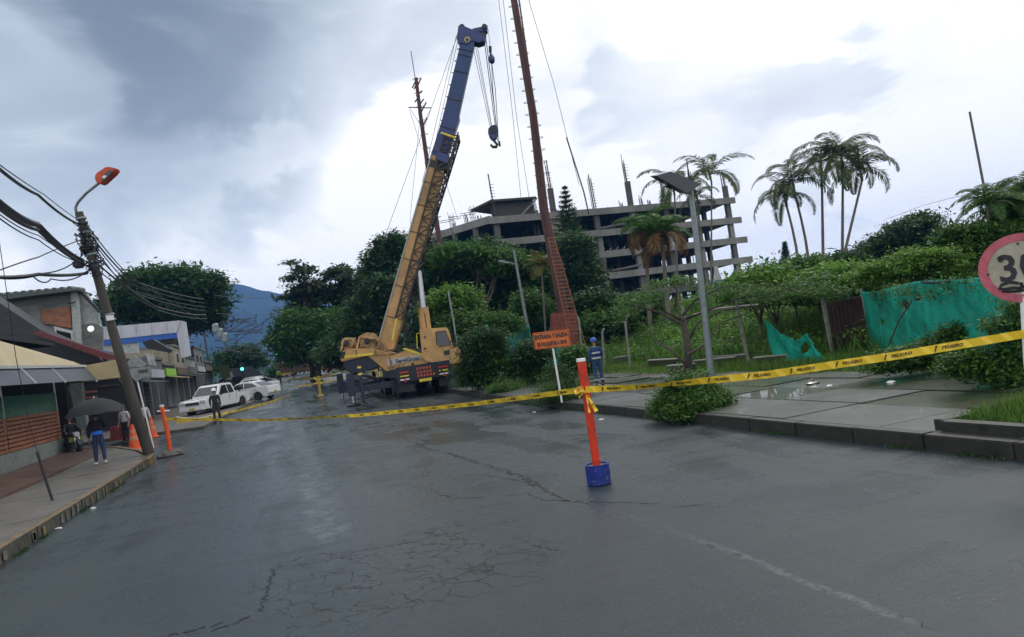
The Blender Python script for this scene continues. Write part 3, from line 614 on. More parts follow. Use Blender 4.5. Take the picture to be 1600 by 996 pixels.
b1,A1,B1,d1,s1=boomsec('boom_section',(603,545),(687,248),27,27,TAN,.8,(.16,.32,.46,.60,.74,.86,.95))
rl=MB(); rl.bar(A1-s1*.42-Nv*.42+d1*.4,B1-s1*.42-Nv*.42,.07,.07); cpart('edge_rail',rl,mat('light_grey_rail',(.35,.34,.32),.5),b1)
b2,A2,B2,d2,s2=boomsec('boom_section',(680,268),(707,182),25.5,25,NAVY,.72,(.3,.75))
b3,A3,B3,d3,s3=boomsec('boom_section',(700,205),(733,62),24,21,BOOMB,.64,(.32,.62,.8,.86))
cpart('section_collar',MB().prism([cp(x,y,-.45) for x,y in ((664,258),(700,268),(702,258),(667,247))],Nv*.9),BLK)
# head with sheaves
hd=cpart('boom_head',MB().prism([cp(x,y,-.36) for x,y in ((716,40),(726,41),(738,46),(752,52),(760,57),(757,64),(748,67),(738,64),(730,70),(718,67),(713,58),(715,50)) ],Nv*.72),NAVY,bev=.02)
cpart('auxiliary_arm',MB().prism([cp(x,y,-.2) for x,y in ((738,45),(752,42),(762,40),(762,49),(753,49),(740,51))],Nv*.4),NAVY,hd)
for x,y,r in ((754,60,.22),(757,45,.14),(722,46,.16)): cpart('sheave',MB().lathe([(r,-.3),(r*.85,-.2),(r*.85,.2),(r,.3)],cp(x,y),16,'Y',Matrix.Rotation(R(-16),3,'Z')),BLK,hd)
cpart('logo_disc',MB().lathe([(.15,0),(.15,.02)],cp(730,62,-.4),16,'Y',Matrix.Rotation(R(-16),3,'Z')),YELL,hd)
cpart('logo_disc',MB().lathe([(.1,0),(.1,.02)],cp(730,62,-.42),16,'Y',Matrix.Rotation(R(-16),3,'Z')),NAVY,hd)
# stowed lattice jib to the right of the boom
jb=MB(); a0,a1=(625,500),(713,211); v=-.75
top=[(cp(a0[0]+(a1[0]-a0[0])*t,a0[1]+(a1[1]-a0[1])*t,v),) for t in (0,1)]
ca,cb=cp(618,497,-.55),cp(694,212,-.55); da,db=cp(628,500,-.55),cp(717,212,-.55)
ca2,cb2=ca+Nv*1.1,cb+Nv*1.1; da2,db2=da+Nv*1.1,db+Nv*1.1
for p,q in ((ca,cb),(da,db),(ca2,cb2),(da2,db2)): jb.bar(p,q,.085)
n=22
for i in range(n):
    t,t2=i/n,(i+1)/n
    for p,q,u_,w_ in ((ca,cb,da,db),(ca2,cb2,da2,db2),(da,db,da2,db2)):
        x0,x1=p.lerp(q,t),u_.lerp(w_,t2); y0,y1=p.lerp(q,t2),u_.lerp(w_,t2)
        if i%2: x0,x1=p.lerp(q,t2),u_.lerp(w_,t)
        jb.bar(x0,x1,.055); jb.bar(y0,y1,.05)
jib=cpart('lattice_jib',jb,LRUST)
cpart('yellow_handrail',MB().tube([cp(689,208,-.6),cp(712,216,-.6)],.06,6),YELL,jib)
cpart('yellow_link',MB().tube([cp(620,498,-.95),cp(613,532,-.95)],.05,6),YELL,jib)
cpart('pivot_bracket',MB().prism([cp(x,y,-.6) for x,y in ((684,237),(702,243),(699,256),(680,248))],Nv*1.2),NAVY,jib)
cpart('jib_tip',MB().bar(cp(700,262,-.5),cp(716,207,-.5),.08),BLK,jib)
# lift cylinder
cpart('cylinder_barrel',MB().tube([cp(671,560),cp(661,481)],[.34,.28],16),TAN,smooth='auto')
cpart('cylinder_rod',MB().tube([cp(661,482),cp(654,424)],[.17,.16],14),CHROME,smooth='auto')
cpart('rod_guide',MB().bar(cp(664,480,.3),cp(656,424,.3),.1),mat('pale_steel',(.3,.33,.37),.4),smooth=False)
# pendant and hoist ropes
rp=MB()
for a,b in (((714,58),(589,405)),((716,60),(672,260)),((713,56),(660,285))): rp.tube([cp(*a,.2),cp(*b,.2)],.012,4)
for xa,xb in ((738,766),(742,768),(745,769)): rp.tube([cp(xa,68,(xa-741)*.03),cp(xb,200,(xa-741)*.03)],.014,4)
for xa,xb in ((757,774),(760,776)): rp.tube([cp(xa,66,.1),cp(xb,198,.1)],.022,4)
rp.tube([cp(763,46),cp(766,78)],.013,4)
for q in (0,1): rp.tube([cp(768,97),cp(774-q*4,140,q*.1),cp(779-q*1.5,222,q*.1)],.02,4)
cpart('wire_ropes',rp,ROPE)
hb=cpart('hook_block',MB().prism([cp(x,y,-.2) for x,y in ((764,198),(770,195),(776,195),(779,204),(777,215),(771,220),(765,214),(762,205))],Nv*.4),NAVY,bev=.05)
cpart('sheave',MB().lathe([(.2,-.24),(.2,.24)],cp(771,205),14,'Y',Matrix.Rotation(R(-16),3,'Z')),BLK,hb)
cpart('hook',MB().tube([cp(x,y) for x,y in ((772,218),(773,222),(777,226),(775,230),(770,230),(767,227),(767,225))],[.06,.07,.08,.09,.08,.06,.02],8),BLK,hb,smooth=True)
cpart('headache_ball',MB().lathe([(.03,-.32),(.12,-.27),(.17,-.12),(.17,.0),(.1,.14),(.05,.3)],cp(768,91),14),NAVY,smooth=True)
cpart('rope_socket',MB().tube([cp(766,73),cp(766,82)],.09,6),BLK); cpart('rope_weight',MB().tube([cp(780,221),cp(781,229)],.06,6),BLK)
bp_=MB()
for i in range(7):
    t=.1+.13*i; bp_.tube([A3.lerp(B3,t)-s3*.42+Nv*.1,A3.lerp(B3,t)-s3*.52+Nv*.1],.03,4)
cpart('rope_guides',bp_,BLK,b3)
# ================================================================= MASTS
RUSTM=mat('red_oxide_mast_paint',(.085,.028,.022),.6,var=.35,scale=4,grime=.4,streak=(1,1,.3))
def mast(label,pts,d,r0_,r1_,step,cat='mast',ringr=.17,group=None):
    P=[pd(*p,d) for p in pts]; b=P[-1].copy(); root=thing('steel_mast',label,cat,(b.x,b.y,gz(b.x,b.y)),0,group)
    P[-1]=P[-1]+(P[-1]-P[-2]).normalized()*max(0,(b.z-gz(b.x,b.y)))
    n=len(P); MB().tube(P,[r0_+(r1_-r0_)*i/(n-1) for i in range(n)],10).build('pole',RUSTM,root,smooth='auto')
    L=(P[-1]-P[0]).length; k=int(L/step)
    for i in range(k):
        c=P[0].lerp(P[-1],i/k+.004); rr=r0_+(r1_-r0_)*i/k
        MB().tube([c+r0*(rr+.19)*math.cos(a)+fw*(.05*math.sin(a))+Vector((0,0,.07*math.sin(a))) for a in [2*math.pi*j/10 for j in range(10)]]+[c+r0*(rr+.1)],.018,4,cap=False).build('climbing_rung',RUSTM,root)
    return root,P
m1,MP=mast('very tall rust red mast with rungs rising out of frame beside its leaning ladder',[(798,-30),(803,0),(833,180),(850,330),(866,410),(886,520)],45,.17,.36,.72)
MB().tube([pd(806,-30,44.6),pd(811,0,44.6),pd(847,250,44.6)],.05,6).build('riser_pipe',RUSTM,m1)
MB().prism([pd(x,y,44) for x,y in ((862,490),(900,486),(905,540),(862,545))],fw*1.6).build('base_plinth',mat('brick_red_plinth',(.21,.055,.03),.7,var=.3,grime=.4),m1,bev=.03)
LADM=mat('orange_rust_ladder',(.26,.10,.05),.7,var=.3); ld=MB(); la,lb,lc,lD=pd(856,372,43),pd(888,522,43),pd(866,372,43),pd(909,520,43)
lad=thing('ladder','long narrow rusty ladder leaning against the red mast','ladder',(lb.x,lb.y,gz(lb.x,lb.y)))
for p,q in ((la,lb),(lc,lD)): MB().bar(p,q+(q-p).normalized()*1.6,.05).build('rail',LADM,lad)
for i in range(26): t=i/25; MB().bar(la.lerp(lb,t),lc.lerp(lD,t),.05).build('rung',LADM,lad)
# lattice frame beside it
lf=MB(); q=[pd(868,385,46),pd(903,515,46)]; lf.bar(q[0],q[1],.05); cpart_=lf.build('brace',RUSTM,lad)
m2,MP2=mast('slender dark antenna mast behind the crane boom, with dipoles and a spreader',[(650,122),(657,180),(667,250),(681,340),(696,440),(706,505)],62,.14,.26,1.1,ringr=.2)
for x0,y0,x1,y1 in ((644,138,652,122),(652,136,658,122),(650,150,660,142),(655,165,662,155),(652,128,647,140),(657,178,666,160),(660,200,667,184),(648,160,656,150),(668,240,662,225)): MB().bar(pd(x0,y0,62),pd(x1,y1,62),.09).build('antenna_dipole',BLK,m2)
MB().bar(pd(638,168,62),pd(674,169,62),.07).build('spreader_arm',BLK,m2)
MB().bar(pd(642,80,62),pd(649,125,62),.05).build('lightning_rod',BLK,m2)
for a,b in (((640,169),(660,200)),((674,169),(661,195)),((640,172),(658,230))): MB().bar(pd(*a,62),pd(*b,62),.03).build('stay_rod',BLK,m2)
def cable(name,label,pts,r=.015,sag=0,m=None,cat='cable',group=None,n=14):
    P=[pd(*p) for p in pts]; Q=[]
    for a,b in zip(P,P[1:]):
        for i in range(n): t=i/n; Q.append(a.lerp(b,t)-Vector((0,0,sag*4*t*(1-t))))
    Q.append(P[-1]); o=MB().tube(Q,r,5).build(name,m or ROPE); return tag(o,label,cat,group)
for p,l in ((((826,0,45),(865,130,47),(905,290,50)),'long thin guy wire right of the red mast falling to the building roof'),(((778,-10,46),(800,170,48),(815,320,52)),'nearest thin wire left of the red mast'),
            (((785,-10,46),(808,190,48),(830,330,52)),'second thin wire close beside the red mast, falling to its foot'),(((665,225,62),(690,265,64),(716,345,66)),'guy wire from the dark mast down to the left slab'),
            (((657,175,62),(642,330,60),(640,440,58)),'thin stay from the antenna mast down behind the boom')):
    cable('guy_wire',l,p,.016)
cable('mast_cable','thick stay leaning onto the roof beside the rebar of the middle column',((885,215,98),(912,300,98),(920,335,98)),.1)
# thin bare pole at the far right
p_=[pd(1515,175,34),pd(1537,290,34)]; b=p_[1]+(p_[1]-p_[0]).normalized()*7
o=MB().tube([p_[0],p_[1],b],[.05,.06,.07],6).build('flag_pole',mat('weathered_grey_pipe',(.12,.11,.10),.6)); tag(o,'bare thin pole standing alone above the trees at the far right','pole')
cable('wire','single faint wire running left from the bare pole at the far right',((1535,297,34),(1440,322,40),(1380,345,50)),.01)
# ================================================================= UNFINISHED BUILDING
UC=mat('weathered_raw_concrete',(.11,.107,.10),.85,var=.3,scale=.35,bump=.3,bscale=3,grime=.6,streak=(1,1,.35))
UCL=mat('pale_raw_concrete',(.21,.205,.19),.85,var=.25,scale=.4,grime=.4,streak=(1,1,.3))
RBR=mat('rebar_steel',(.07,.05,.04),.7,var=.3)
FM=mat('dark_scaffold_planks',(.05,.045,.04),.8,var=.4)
def building():
    A=pd(765,340,100); B=pd(1156,330,114); Cc=pd(706,378,119)
    A2=Vector((A.x,A.y,0)); ex=Vector((B.x-A.x,B.y-A.y,0)); Lx=ex.length; ex.normalize(); ey=Vector((-ex.y,ex.x,0))
    if ey.dot(fw)<0: ey=-ey
    root=thing('unfinished_building','long unfinished concrete frame building of bare slabs and columns behind the trees','building',(A.x,A.y,rise(A.y)))
    def W(a,b,z): return A2+ex*a+ey*b+Vector((0,0,z))
    Z=[18.9-3.05*i for i in range(6)]; DY=19.; rot=Matrix((ex,ey,Vector((0,0,1)))).transposed()
    cutL=14.0
    for i,z in enumerate(Z):
        x0=0.; x1=Lx+[-.6,.0,.5,.9,-1,-1][i]
        pts=[W(x0-9.5,DY,z),W(x0,0,z),W(x1,-.0,z),W(x1+1.5,DY*.6,z),W(x1+1.5,DY,z)]
        MB().prism(pts,(0,0,-.34)).build('floor_slab',UC,root)
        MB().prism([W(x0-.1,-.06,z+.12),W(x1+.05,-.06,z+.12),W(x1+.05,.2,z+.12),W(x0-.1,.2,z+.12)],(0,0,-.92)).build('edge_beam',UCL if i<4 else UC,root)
        if i==0: MB().prism([W(-.1,-.05,z+.3),W(-9.6,DY,z+.3),W(-9.3,DY,z+.3),W(.25,0,z+.3)],(0,0,-1.0)).build('edge_beam',UCL,root)
    # extra roof slab at the left with planks and mesh
    MB().prism([W(-.8,5,21.2),W(.6,.3,21.4),W(7.2,.3,21.4),W(4.2,9,21.2)],(0,0,-.3)).build('roof_slab',FM,root)
    MB().prism([W(.8,.9,18.9),W(7,.9,18.9),W(7,1.2,21.1),W(.8,1.2,21.1)],(0,0,0) if 0 else ey*.3).build('block_wall',FM,root)
    for k in range(9):
        t=k/8; a=W(.4-8.6*t,1+DY*.85*t,20.6-.2*t)
        MB().bar(a+ex*1.2,a-ex*2.3-Vector((0,0,.25)),.12,.06).build('shuttering_plank',FM,root)
    for k in range(6): a=W(3.5+.7*k,1.2,19.1+.35*k); MB().bar(a,a+Vector((0,0,.5)),.1).build('prop',UC,root)
    MB().prism([W(4.6,.4,19),W(7.4,.4,21.3),W(7.4,.7,21.3),W(4.6,.7,19)],(0,0,-.25)).build('stair_beam',UCL,root)
    cols=[1.0,9.6,16.0,21.8,27.4,32.6,Lx-1.6]
    for ci,c in enumerate(cols):
        for r,yy in enumerate((.35,6.5,12.5,18.4)):
            if r>0 and ci==len(cols)-1 and r==3: pass
            w=1.7 if (ci==1 and r==0) else (.75 if r==0 else .6); 
            for i in range(5):
                zt=Z[i]-.34; zb=Z[i+1]
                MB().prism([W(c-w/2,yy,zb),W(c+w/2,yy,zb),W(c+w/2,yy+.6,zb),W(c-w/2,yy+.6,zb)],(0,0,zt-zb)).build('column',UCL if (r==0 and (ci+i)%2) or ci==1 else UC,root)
            MB().prism([W(c-w/2,yy,0),W(c+w/2,yy,0),W(c+w/2,yy+.6,0),W(c-w/2,yy+.6,0)],(0,0,Z[5]-.34)).build('column',UC,root)
            h=random.uniform(1.6,5.2)*(1. if r==0 else .7)
            if r==0: h=(6.0,7.6,5.2,8.0,4.6,5.0,4.2)[ci]
            stub=ci in (1,3,6) 
            base=Z[0]+.1; mb=MB()
            if stub: MB().prism([W(c-.35,yy,base),W(c+.35,yy,base),W(c+.3,yy+.5,base),W(c-.35,yy+.5,base)],(0,0,h*.45)).build('column_stub',UC,root)
            for k in range(6):
                dx,dy=random.uniform(-.35,.35),random.uniform(0,.5); mb.bar(W(c+dx,yy+dy,base),W(c+dx*.9-.15,yy+dy,base+h*random.uniform(.75,1)),.065)
            for k in range(int(h*2)): mb.bar(W(c-.36,yy,base+.4*k),W(c+.34,yy,base+.4*k),.05)
            mb.build('rebar_cage',RBR,root)
    for k in range(5):   # rebar on the left flank
        a=W(-1.2-1.9*k,3+3.6*k,Z[0]); mb=MB()
        for q in range(5): mb.bar(a+ex*(q*.18-.4),a+ex*(q*.18-.55)+Vector((0,0,random.uniform(1.8,2.8))),.05)
        for q in range(4): mb.bar(a+ex*-.5+Vector((0,0,.5*q+.3)),a+ex*.4+Vector((0,0,.5*q+.3)),.04)
        mb.build('rebar_cage',RBR,root)
        for i in range(4): 
            p=W(-1.2-1.9*k,3+3.6*k,Z[i+1]); MB().box(p+Vector((0,0,1.35)),(.6,.6,2.7)).build('column',UC,root)
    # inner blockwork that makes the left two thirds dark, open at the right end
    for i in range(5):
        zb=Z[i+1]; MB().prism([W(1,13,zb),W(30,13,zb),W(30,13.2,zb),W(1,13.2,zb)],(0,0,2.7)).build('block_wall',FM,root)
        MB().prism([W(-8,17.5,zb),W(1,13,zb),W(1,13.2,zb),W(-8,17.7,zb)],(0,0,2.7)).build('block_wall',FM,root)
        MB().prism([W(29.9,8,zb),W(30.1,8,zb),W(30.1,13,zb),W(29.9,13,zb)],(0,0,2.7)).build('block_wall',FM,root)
    for _ in range(46):
        i=random.randrange(0,4); x=random.uniform(1,34); y=random.uniform(.6,6); MB().bar(W(x,y,Z[i+1]),W(x+random.uniform(-.3,.3),y,Z[i]-.34),.1).build('timber_prop',random.choice([UC,FM,RBR]),root)
    # rubble and planks along one floor edge, railings
    mb=MB()
    for k in range(26): a=W(10+k*.55,.3,Z[2]+.12); mb.bar(a,a+ex*.35+Vector((0,0,.45 if k%2 else .1)),.12)
    mb.build('rubble_edge',UCL,root)
    for i,x0 in ((1,38),(2,39),(3,39.5)):
        mb=MB()
        for k in range(5): mb.bar(W(Lx-1.5+k*.6,1+k,Z[i]),W(Lx-1.5+k*.6,1+k,Z[i]+random.uniform(.6,1.5)),.04)
        mb.build('rebar_ends',RBR,root)
    for (x,w,i) in ((16.2,4.2,1),(17,5,3)):
        MB().prism([W(x,.2,Z[i]+.5),W(x+w,.2,Z[i]+.9),W(x+w,.4,Z[i]+.7),W(x,.4,Z[i]+.3)],(0,0,-.12)).build('loose_board',UCL,root)
building()
# ================================================================= STREET LAMPS (right side)
LAMPM=mat('galvanised_grey_pole',(.23,.27,.28),.45,metal=.3,var=.15,grime=.25)
PANEL=mat('dark_solar_panel',(.02,.025,.04),.2,var=.2,spec=.7)
d=dep(gp(1112,592,.17)); bs=gp(1112,592,.17)
sl_=thing('solar_street_lamp','tall solar street lamp with tilted dark panels in front of the unfinished building','street lamp',bs)
MB().tube([bs,pd(1095,440,d),pd(1079,296,d)],[.11,.09,.075],10).build('pole',LAMPM,sl_,smooth='auto')
MB().prism([pd(x,y,d-.4) for x,y in ((1025,275),(1048,268),(1096,288),(1074,303))],fw*.9+Vector((0,0,.16))).build('solar_panel',PANEL,sl_,bev=.01)
MB().prism([pd(x,y,d+.3) for x,y in ((1038,292),(1060,289),(1092,299),(1080,306))],fw*.4+Vector((0,0,.1))).build('lamp_head',BLK,sl_,bev=.01)
MB().tube([pd(1079,300,d),pd(1073,249,d)],.02,5).build('rod',BLK,sl_)
MB().bar(pd(1040,284,d),pd(1082,296,d),.06).build('bracket',BLK,sl_)
d=46
b=pd(822,500,d); sl2=thing('street_lamp','grey street lamp with short left arm before the dark trees beside the tall mast','street lamp',(b.x,b.y,gz(b.x,b.y)))
MB().tube([Vector((b.x+.2,b.y,gz(b.x,b.y))),b,pd(803,392,d)],[.12,.11,.07],8).build('pole',LAMPM,sl2,smooth='auto')
MB().tube([pd(807,414,d),pd(797,411,d),pd(784,407,d)],[.05,.04,.04],6).build('arm',LAMPM,sl2)
MB().prism([pd(x,y,d-.15) for x,y in ((778,409),(780,406),(795,409),(795,412))],fw*.3).build('lamp_head',LAMPM,sl2)
b=pd(708,498,40); o=MB().tube([Vector((b.x,b.y,gz(b.x,b.y))),b,pd(700,455,40)],.05,6).build('fence_post',LAMPM); tag(o,'single pale thin post standing in the bushes right of the crane cylinder','post')
# ================================================================= PEOPLE
SKIN=mat('brown_skin',(.30,.16,.10),.5,var=.08)
def skinmesh(name,verts,edges,rads,m,parent,lv=1):
    me=bpy.data.meshes.new(name); me.from_pydata(verts,edges,[]); o=bpy.data.objects.new('tmp',me); C.objects.link(o)
    sk=o.modifiers.new('s','SKIN'); sk.use_smooth_shade=True; sk.branch_smoothing=.4
    for i,v in enumerate(me.skin_vertices[0].data): v.radius=rads[i] if isinstance(rads[i],tuple) else (rads[i],rads[i]); v.use_root=(i==0)
    o.modifiers.new('d','SUBSURF').levels=lv
    dg=bpy.context.evaluated_depsgraph_get(); dg.update(); m2=bpy.data.meshes.new_from_object(o.evaluated_get(dg)); bpy.data.objects.remove(o)
    m2.name=name; m2.materials.clear(); m2.materials.append(m); m2.polygons.foreach_set('use_smooth',[True]*len(m2.polygons))
    r=bpy.data.objects.new(name,m2); C.objects.link(r); r.parent=parent; return r
def person(label,loc,rz,shirt,pants,shoes,hair=(.015,.012,.01),ht=1.7,pose=None,helmet=None,bands=None,waist=None,hat=None,back=None,sleeve=True):
    """faces local +Y"""
    k=ht/1.75; J=dict(pel=(0,0,.96),sp=(0,.0,1.13),ch=(0,.0,1.33),nk=(0,0,1.47),hb=(0,.015,1.545),hd=(0,.02,1.64),ht=(0,.01,1.71),
      ls=(-.17,0,1.41),le=(-.24,-.02,1.14),lw=(-.25,.08,.90),rs=(.17,0,1.41),re=(.24,-.02,1.14),rw=(.25,.08,.90),
      lh=(-.09,0,.90),lk=(-.11,.03,.50),la=(-.12,-.03,.09),lt=(-.13,.12,.035),rh=(.09,0,.90),rk=(.11,.03,.50),ra=(.12,-.03,.09),rt=(.13,.12,.035))
    J.update(pose or {}); J={a:Vector(b)*k for a,b in J.items()}
    root=thing('person',label,'person')
    V=[];E=[];RR=[]; ix={}
    def av(n,p,r): ix[n]=len(V); V.append(tuple(p)); RR.append(r); return ix[n]
    def ch(names,rs):
        pr=None
        for n,r in zip(names,rs):
            if n not in ix: av(n,J[n],r)
            if pr is not None: E.append((ix[pr],ix[n]))
            pr=n
    ch(['pel','sp','ch','nk','hb','hd','ht'],[(.13*k,.09*k),(.125*k,.085*k),(.15*k,.095*k),.05*k,(.065*k,.07*k),(.08*k,.095*k),(.06*k,.07*k)])
    ch(['ch','ls','le','lw'],[0,.055*k,.042*k,.028*k]); ch(['ch','rs','re','rw'],[0,.055*k,.042*k,.028*k])
    ch(['pel','lh','lk','la','lt'],[0,.085*k,.055*k,.038*k,(.035*k,.03*k)]); ch(['pel','rh','rk','ra','rt'],[0,.085*k,.055*k,.038*k,(.035*k,.03*k)])
    for s,w,e in ((-1,'lw','le'),(1,'rw','re')):
        dr=(J[w]-J[e]).normalized(); sd=dr.cross(Vector((0,1,0)) if abs(dr.y)<.9 else Vector((0,0,1))).normalized(); up=sd.cross(dr)
        pm=av('palm'+w,J[w]+dr*.07*k,(.036*k,.018*k)); E.append((ix[w],pm))
        for i,L in enumerate((.062,.072,.068,.052)):
            o=sd*(i-1.5)*.019*k; a=av('',J[w]+dr*.10*k+o,.0085*k); b=av('',J[w]+dr*(.10+L*.55)*k+o+up*.008*s,.0082*k); c=av('',J[w]+dr*(.10+L*.95)*k+o+up*.022*s,.007*k); E+= [(pm,a),(a,b),(b,c)]
        a=av('',J[w]+dr*.05*k+sd*.03*k,.010*k); b=av('',J[w]+dr*.085*k+sd*.048*k,.009*k); E+=[(pm,a),(a,b)]
    hd=J['hd']; n_=av('',hd+Vector((0,.105,-.01))*k,.012*k); E.append((ix['hd'],n_))
    skinmesh('body',V,E,RR,SKIN,root)
    fc=MB()
    for s in (-1,1): fc.blob(hd+Vector((s*.03,.09,.005))*k,(.012*k,.006*k,.008*k),6,4)
    fc.build('eye',mat('eye_dark',(.03,.02,.02),.2),root); MB().blob(hd+Vector((0,.088,-.055))*k,(.024*k,.008*k,.007*k),6,4).build('mouth',mat('lip',(.22,.07,.06),.5),root)
    for s in (-1,1): MB().blob(hd+Vector((s*.083,0,-.01))*k,(.012*k,.02*k,.03*k),6,4).build('ear',SKIN,root)
    if helmet:
        hm=MB().lathe([(.112*k,0),(.122*k,.01),(.118*k,.05),(.10*k,.10),(.06*k,.135),(.01,.145)],hd+Vector((0,0,.015)),16); hm.box(hd+Vector((0,.12,.02))*k,(.16*k,.07*k,.012)); hm.build('helmet',helmet,root,smooth='auto')
    else: MB().blob(hd+Vector((0,-.022,.022))*k,(.094*k,.1*k,.105*k),10,8,.03).build('hair',mat('black_hair',hair,.5),root,smooth=True)
    def wear(name,chains,m,inf):
        v=[];e=[];r=[];q={}
        for c_,rs in chains:
            pr=None
            for n,x in zip(c_,rs):
                if n not in q: q[n]=len(v); p=J[n] if isinstance(n,str) else J[n[0]].lerp(J[n[1]],n[2]); v.append(tuple(p)); r.append(tuple((y+inf)*k for y in (x if isinstance(x,tuple) else (x,x))))
                if pr is not None: e.append((q[pr],q[n]))
                pr=n
        return skinmesh(name,v,e,r,m,root)
    we=('lw',) if sleeve else (('le','lw',.1),); we2=('rw',) if sleeve else (('re','rw',.1),)
    wear('shirt',[(['sp','ch',('ch','nk',.6)],[(.14,.105),(.165,.115),(.10,.085)]),(['sp',('sp','pel',1.05)],[(.14,.105),(.165,.13)]),(['ch','ls','le',*we],[0,.06,.05,.035]),(['ch','rs','re',*we2],[0,.06,.05,.035])],shirt,.014)
    wear('trousers',[(['pel','lh','lk',('lk','la',.97)],[(.135,.1),.09,.062,.05]),(['pel','rh','rk',('rk','ra',.97)],[0,.09,.062,.05]),(['pel',('pel','sp',.75)],[0,(.135,.10)])],pants,.012)
    for a,b in (('la','lt'),('ra','rt')):
        p,q=J[a],J[b]; dd=(q-p); dd.z=0; dd.normalize(); MB().blob(p+dd*.07*k+Vector((0,0,-.045*k)),(.05*k+abs(dd.x)*.09*k,.05*k+abs(dd.y)*.09*k,.05*k),8,6).build('shoe',shoes,root,smooth=True)
    if waist: MB().lathe([(.15*k,-.05),(.165*k,-.04),(.16*k,.05),(.145*k,.06)],J['pel']+Vector((0,0,.07)),14).build('waistband',waist,root)
    if bands:
        for z in (J['ch'].z-.12,J['ch'].z-.30): MB().lathe([(.171*k,0),(.176*k,.01),(.176*k,.05),(.171*k,.06)],Vector((0,0,z)),14).build('reflective_band',bands,root)
        for a in ('la','ra'): MB().lathe([(.068*k,0),(.068*k,.05)],J[a]+Vector((0,0,.14)),10).build('reflective_band',bands,root)
    root.location=loc; root.rotation_euler=(0,0,rz)
    return root
def cl(n,c,**k): return mat(n,c,.85,var=.25,scale=14,**k)
SILV=mat('silver_reflective_tape',(.45,.48,.5),.4)
# worker in blue overalls on the right pavement
w=gp(938,604,.17); w.z=rise(w.y)+.17
person('worker in blue overalls and blue helmet standing with his back turned on the right pavement',w,R(-8),cl('blue_overalls',(.02,.06,.17)),cl('blue_overalls',(.02,.06,.17)),cl('black_boots',(.02,.02,.02)),ht=1.66,helmet=mat('blue_helmet',(.02,.09,.5),.35),bands=SILV,pose=dict(rw=(.16,.22,1.08),re=(.25,.02,1.14)))
# pedestrian with umbrella
w=gp(158,726,.2); w.z=.2+rise(w.y)
person('pedestrian in dark jacket and jeans with bright blue waistband, walking away under an umbrella',w,R(12),cl('black_jacket',(.012,.012,.018)),cl('indigo_jeans',(.02,.035,.10)),cl('white_trainers',(.6,.6,.58)),ht=1.66,waist=mat('bright_blue_cloth',(.03,.16,.75),.7),pose=dict(re=(.28,.08,1.2),rw=(.12,.22,1.36),lt=(-.15,.16,.05),rk=(.12,-.02,.5),ra=(.13,-.17,.12),rt=(.14,-.04,.04)))
ub=Vector((w.x+.12,w.y+.12,w.z)); um=thing('umbrella','large black umbrella held over the pedestrian in the blue waistband','umbrella',(ub.x,ub.y,ub.z+1.25))
UBM=mat('black_umbrella_cloth',(.008,.010,.013),.75,var=.3); MB().bar(ub+Vector((0,.05,1.25)),ub+Vector((0,0,2.1)),.02).build('shaft',BLK,um)
vs=[];fs=[];n=8;top=ub+Vector((-.1,-.05,2.06))
for i,(r,z) in enumerate(((.0,.0),(.25,-.03),(.48,-.13),(.70,-.26),(.86,-.5))):
    for j in range(n*2):
        a=math.pi*j/n+.2; q=1 if j%2==0 else 1-.06*(i/4); zz=z+(0.03*(i/4) if j%2 else 0); vs.append(top+Vector((r*q*math.cos(a)*1.0,r*q*math.sin(a),zz)))
fs=[(i*16+j,i*16+(j+1)%16,(i+1)*16+(j+1)%16,(i+1)*16+j) for i in range(4) for j in range(16)]
MB().add(vs,fs).build('canopy',UBM,um,smooth=True)
MB().tube([top,top+Vector((0,0,.07))],.012,6).build('tip',WHITEP,um)
for j in range(8): a=math.pi*2*j/8+.2; MB().tube([top+Vector((0,0,-.02)),top+Vector((.48*math.cos(a),.48*math.sin(a),-.12)),top+Vector((.85*math.cos(a),.85*math.sin(a),-.5))],.006,4).build('rib',BLK,um)
MB().tube([ub+Vector((0,.05,1.27)),ub+Vector((0,.05,1.2)),ub+Vector((.04,.05,1.16)),ub+Vector((.07,.05,1.2))],.014,6).build('handle',BLK,um)
def gpl(px,py,off=.0): p=gp(px,py,off); p.z=rise(p.y)+off; return p
person('bystander in white shirt with a dark bag half hidden by the umbrella',gpl(199,694,.0),R(150),cl('grey_white_shirt',(.42,.43,.46)),cl('black_trousers',(.015,.015,.02)),cl('black_boots',(.02,.02,.02)),ht=1.72,sleeve=False)
person('person in mottled grey shirt standing right behind the leaning utility pole',gpl(217,690,.0),R(170),cl('mottled_grey_shirt',(.12,.11,.12)),cl('grey_trousers',(.10,.10,.11)),cl('black_boots',(.02,.02,.02)),ht=1.78)
person('person in white top standing behind the octagonal sign pole',gpl(229,684,.0),R(200),cl('white_top',(.55,.55,.55)),cl('black_trousers',(.015,.015,.02)),cl('black_boots',(.02,.02,.02)),ht=1.68)
person('person in blue shirt standing at the end of the low slatted wall',gpl(97,704,.0),R(190),cl('royal_blue_shirt',(.03,.05,.35)),cl('dark_blue_jeans',(.015,.03,.07)),cl('black_boots',(.02,.02,.02)),ht=1.7)
person('person in dark clothes and white cap walking in front of the pickup',gpl(340,661),R(-160),cl('charcoal_jacket',(.02,.025,.03)),cl('dark_trousers',(.02,.022,.028)),cl('black_boots',(.02,.02,.02)),ht=1.72,helmet=WHITEP,pose=dict(lk=(-.11,.12,.52),la=(-.12,.1,.1),lt=(-.13,.25,.04)))
person('far person in lime high visibility vest standing in the road',gpl(437,600),R(170),mat('lime_hi_vis',(.30,.62,.04),.7,emit=0),cl('dark_navy_trousers',(.015,.02,.04)),cl('black_boots',(.02,.02,.02)),ht=1.8,sleeve=False)
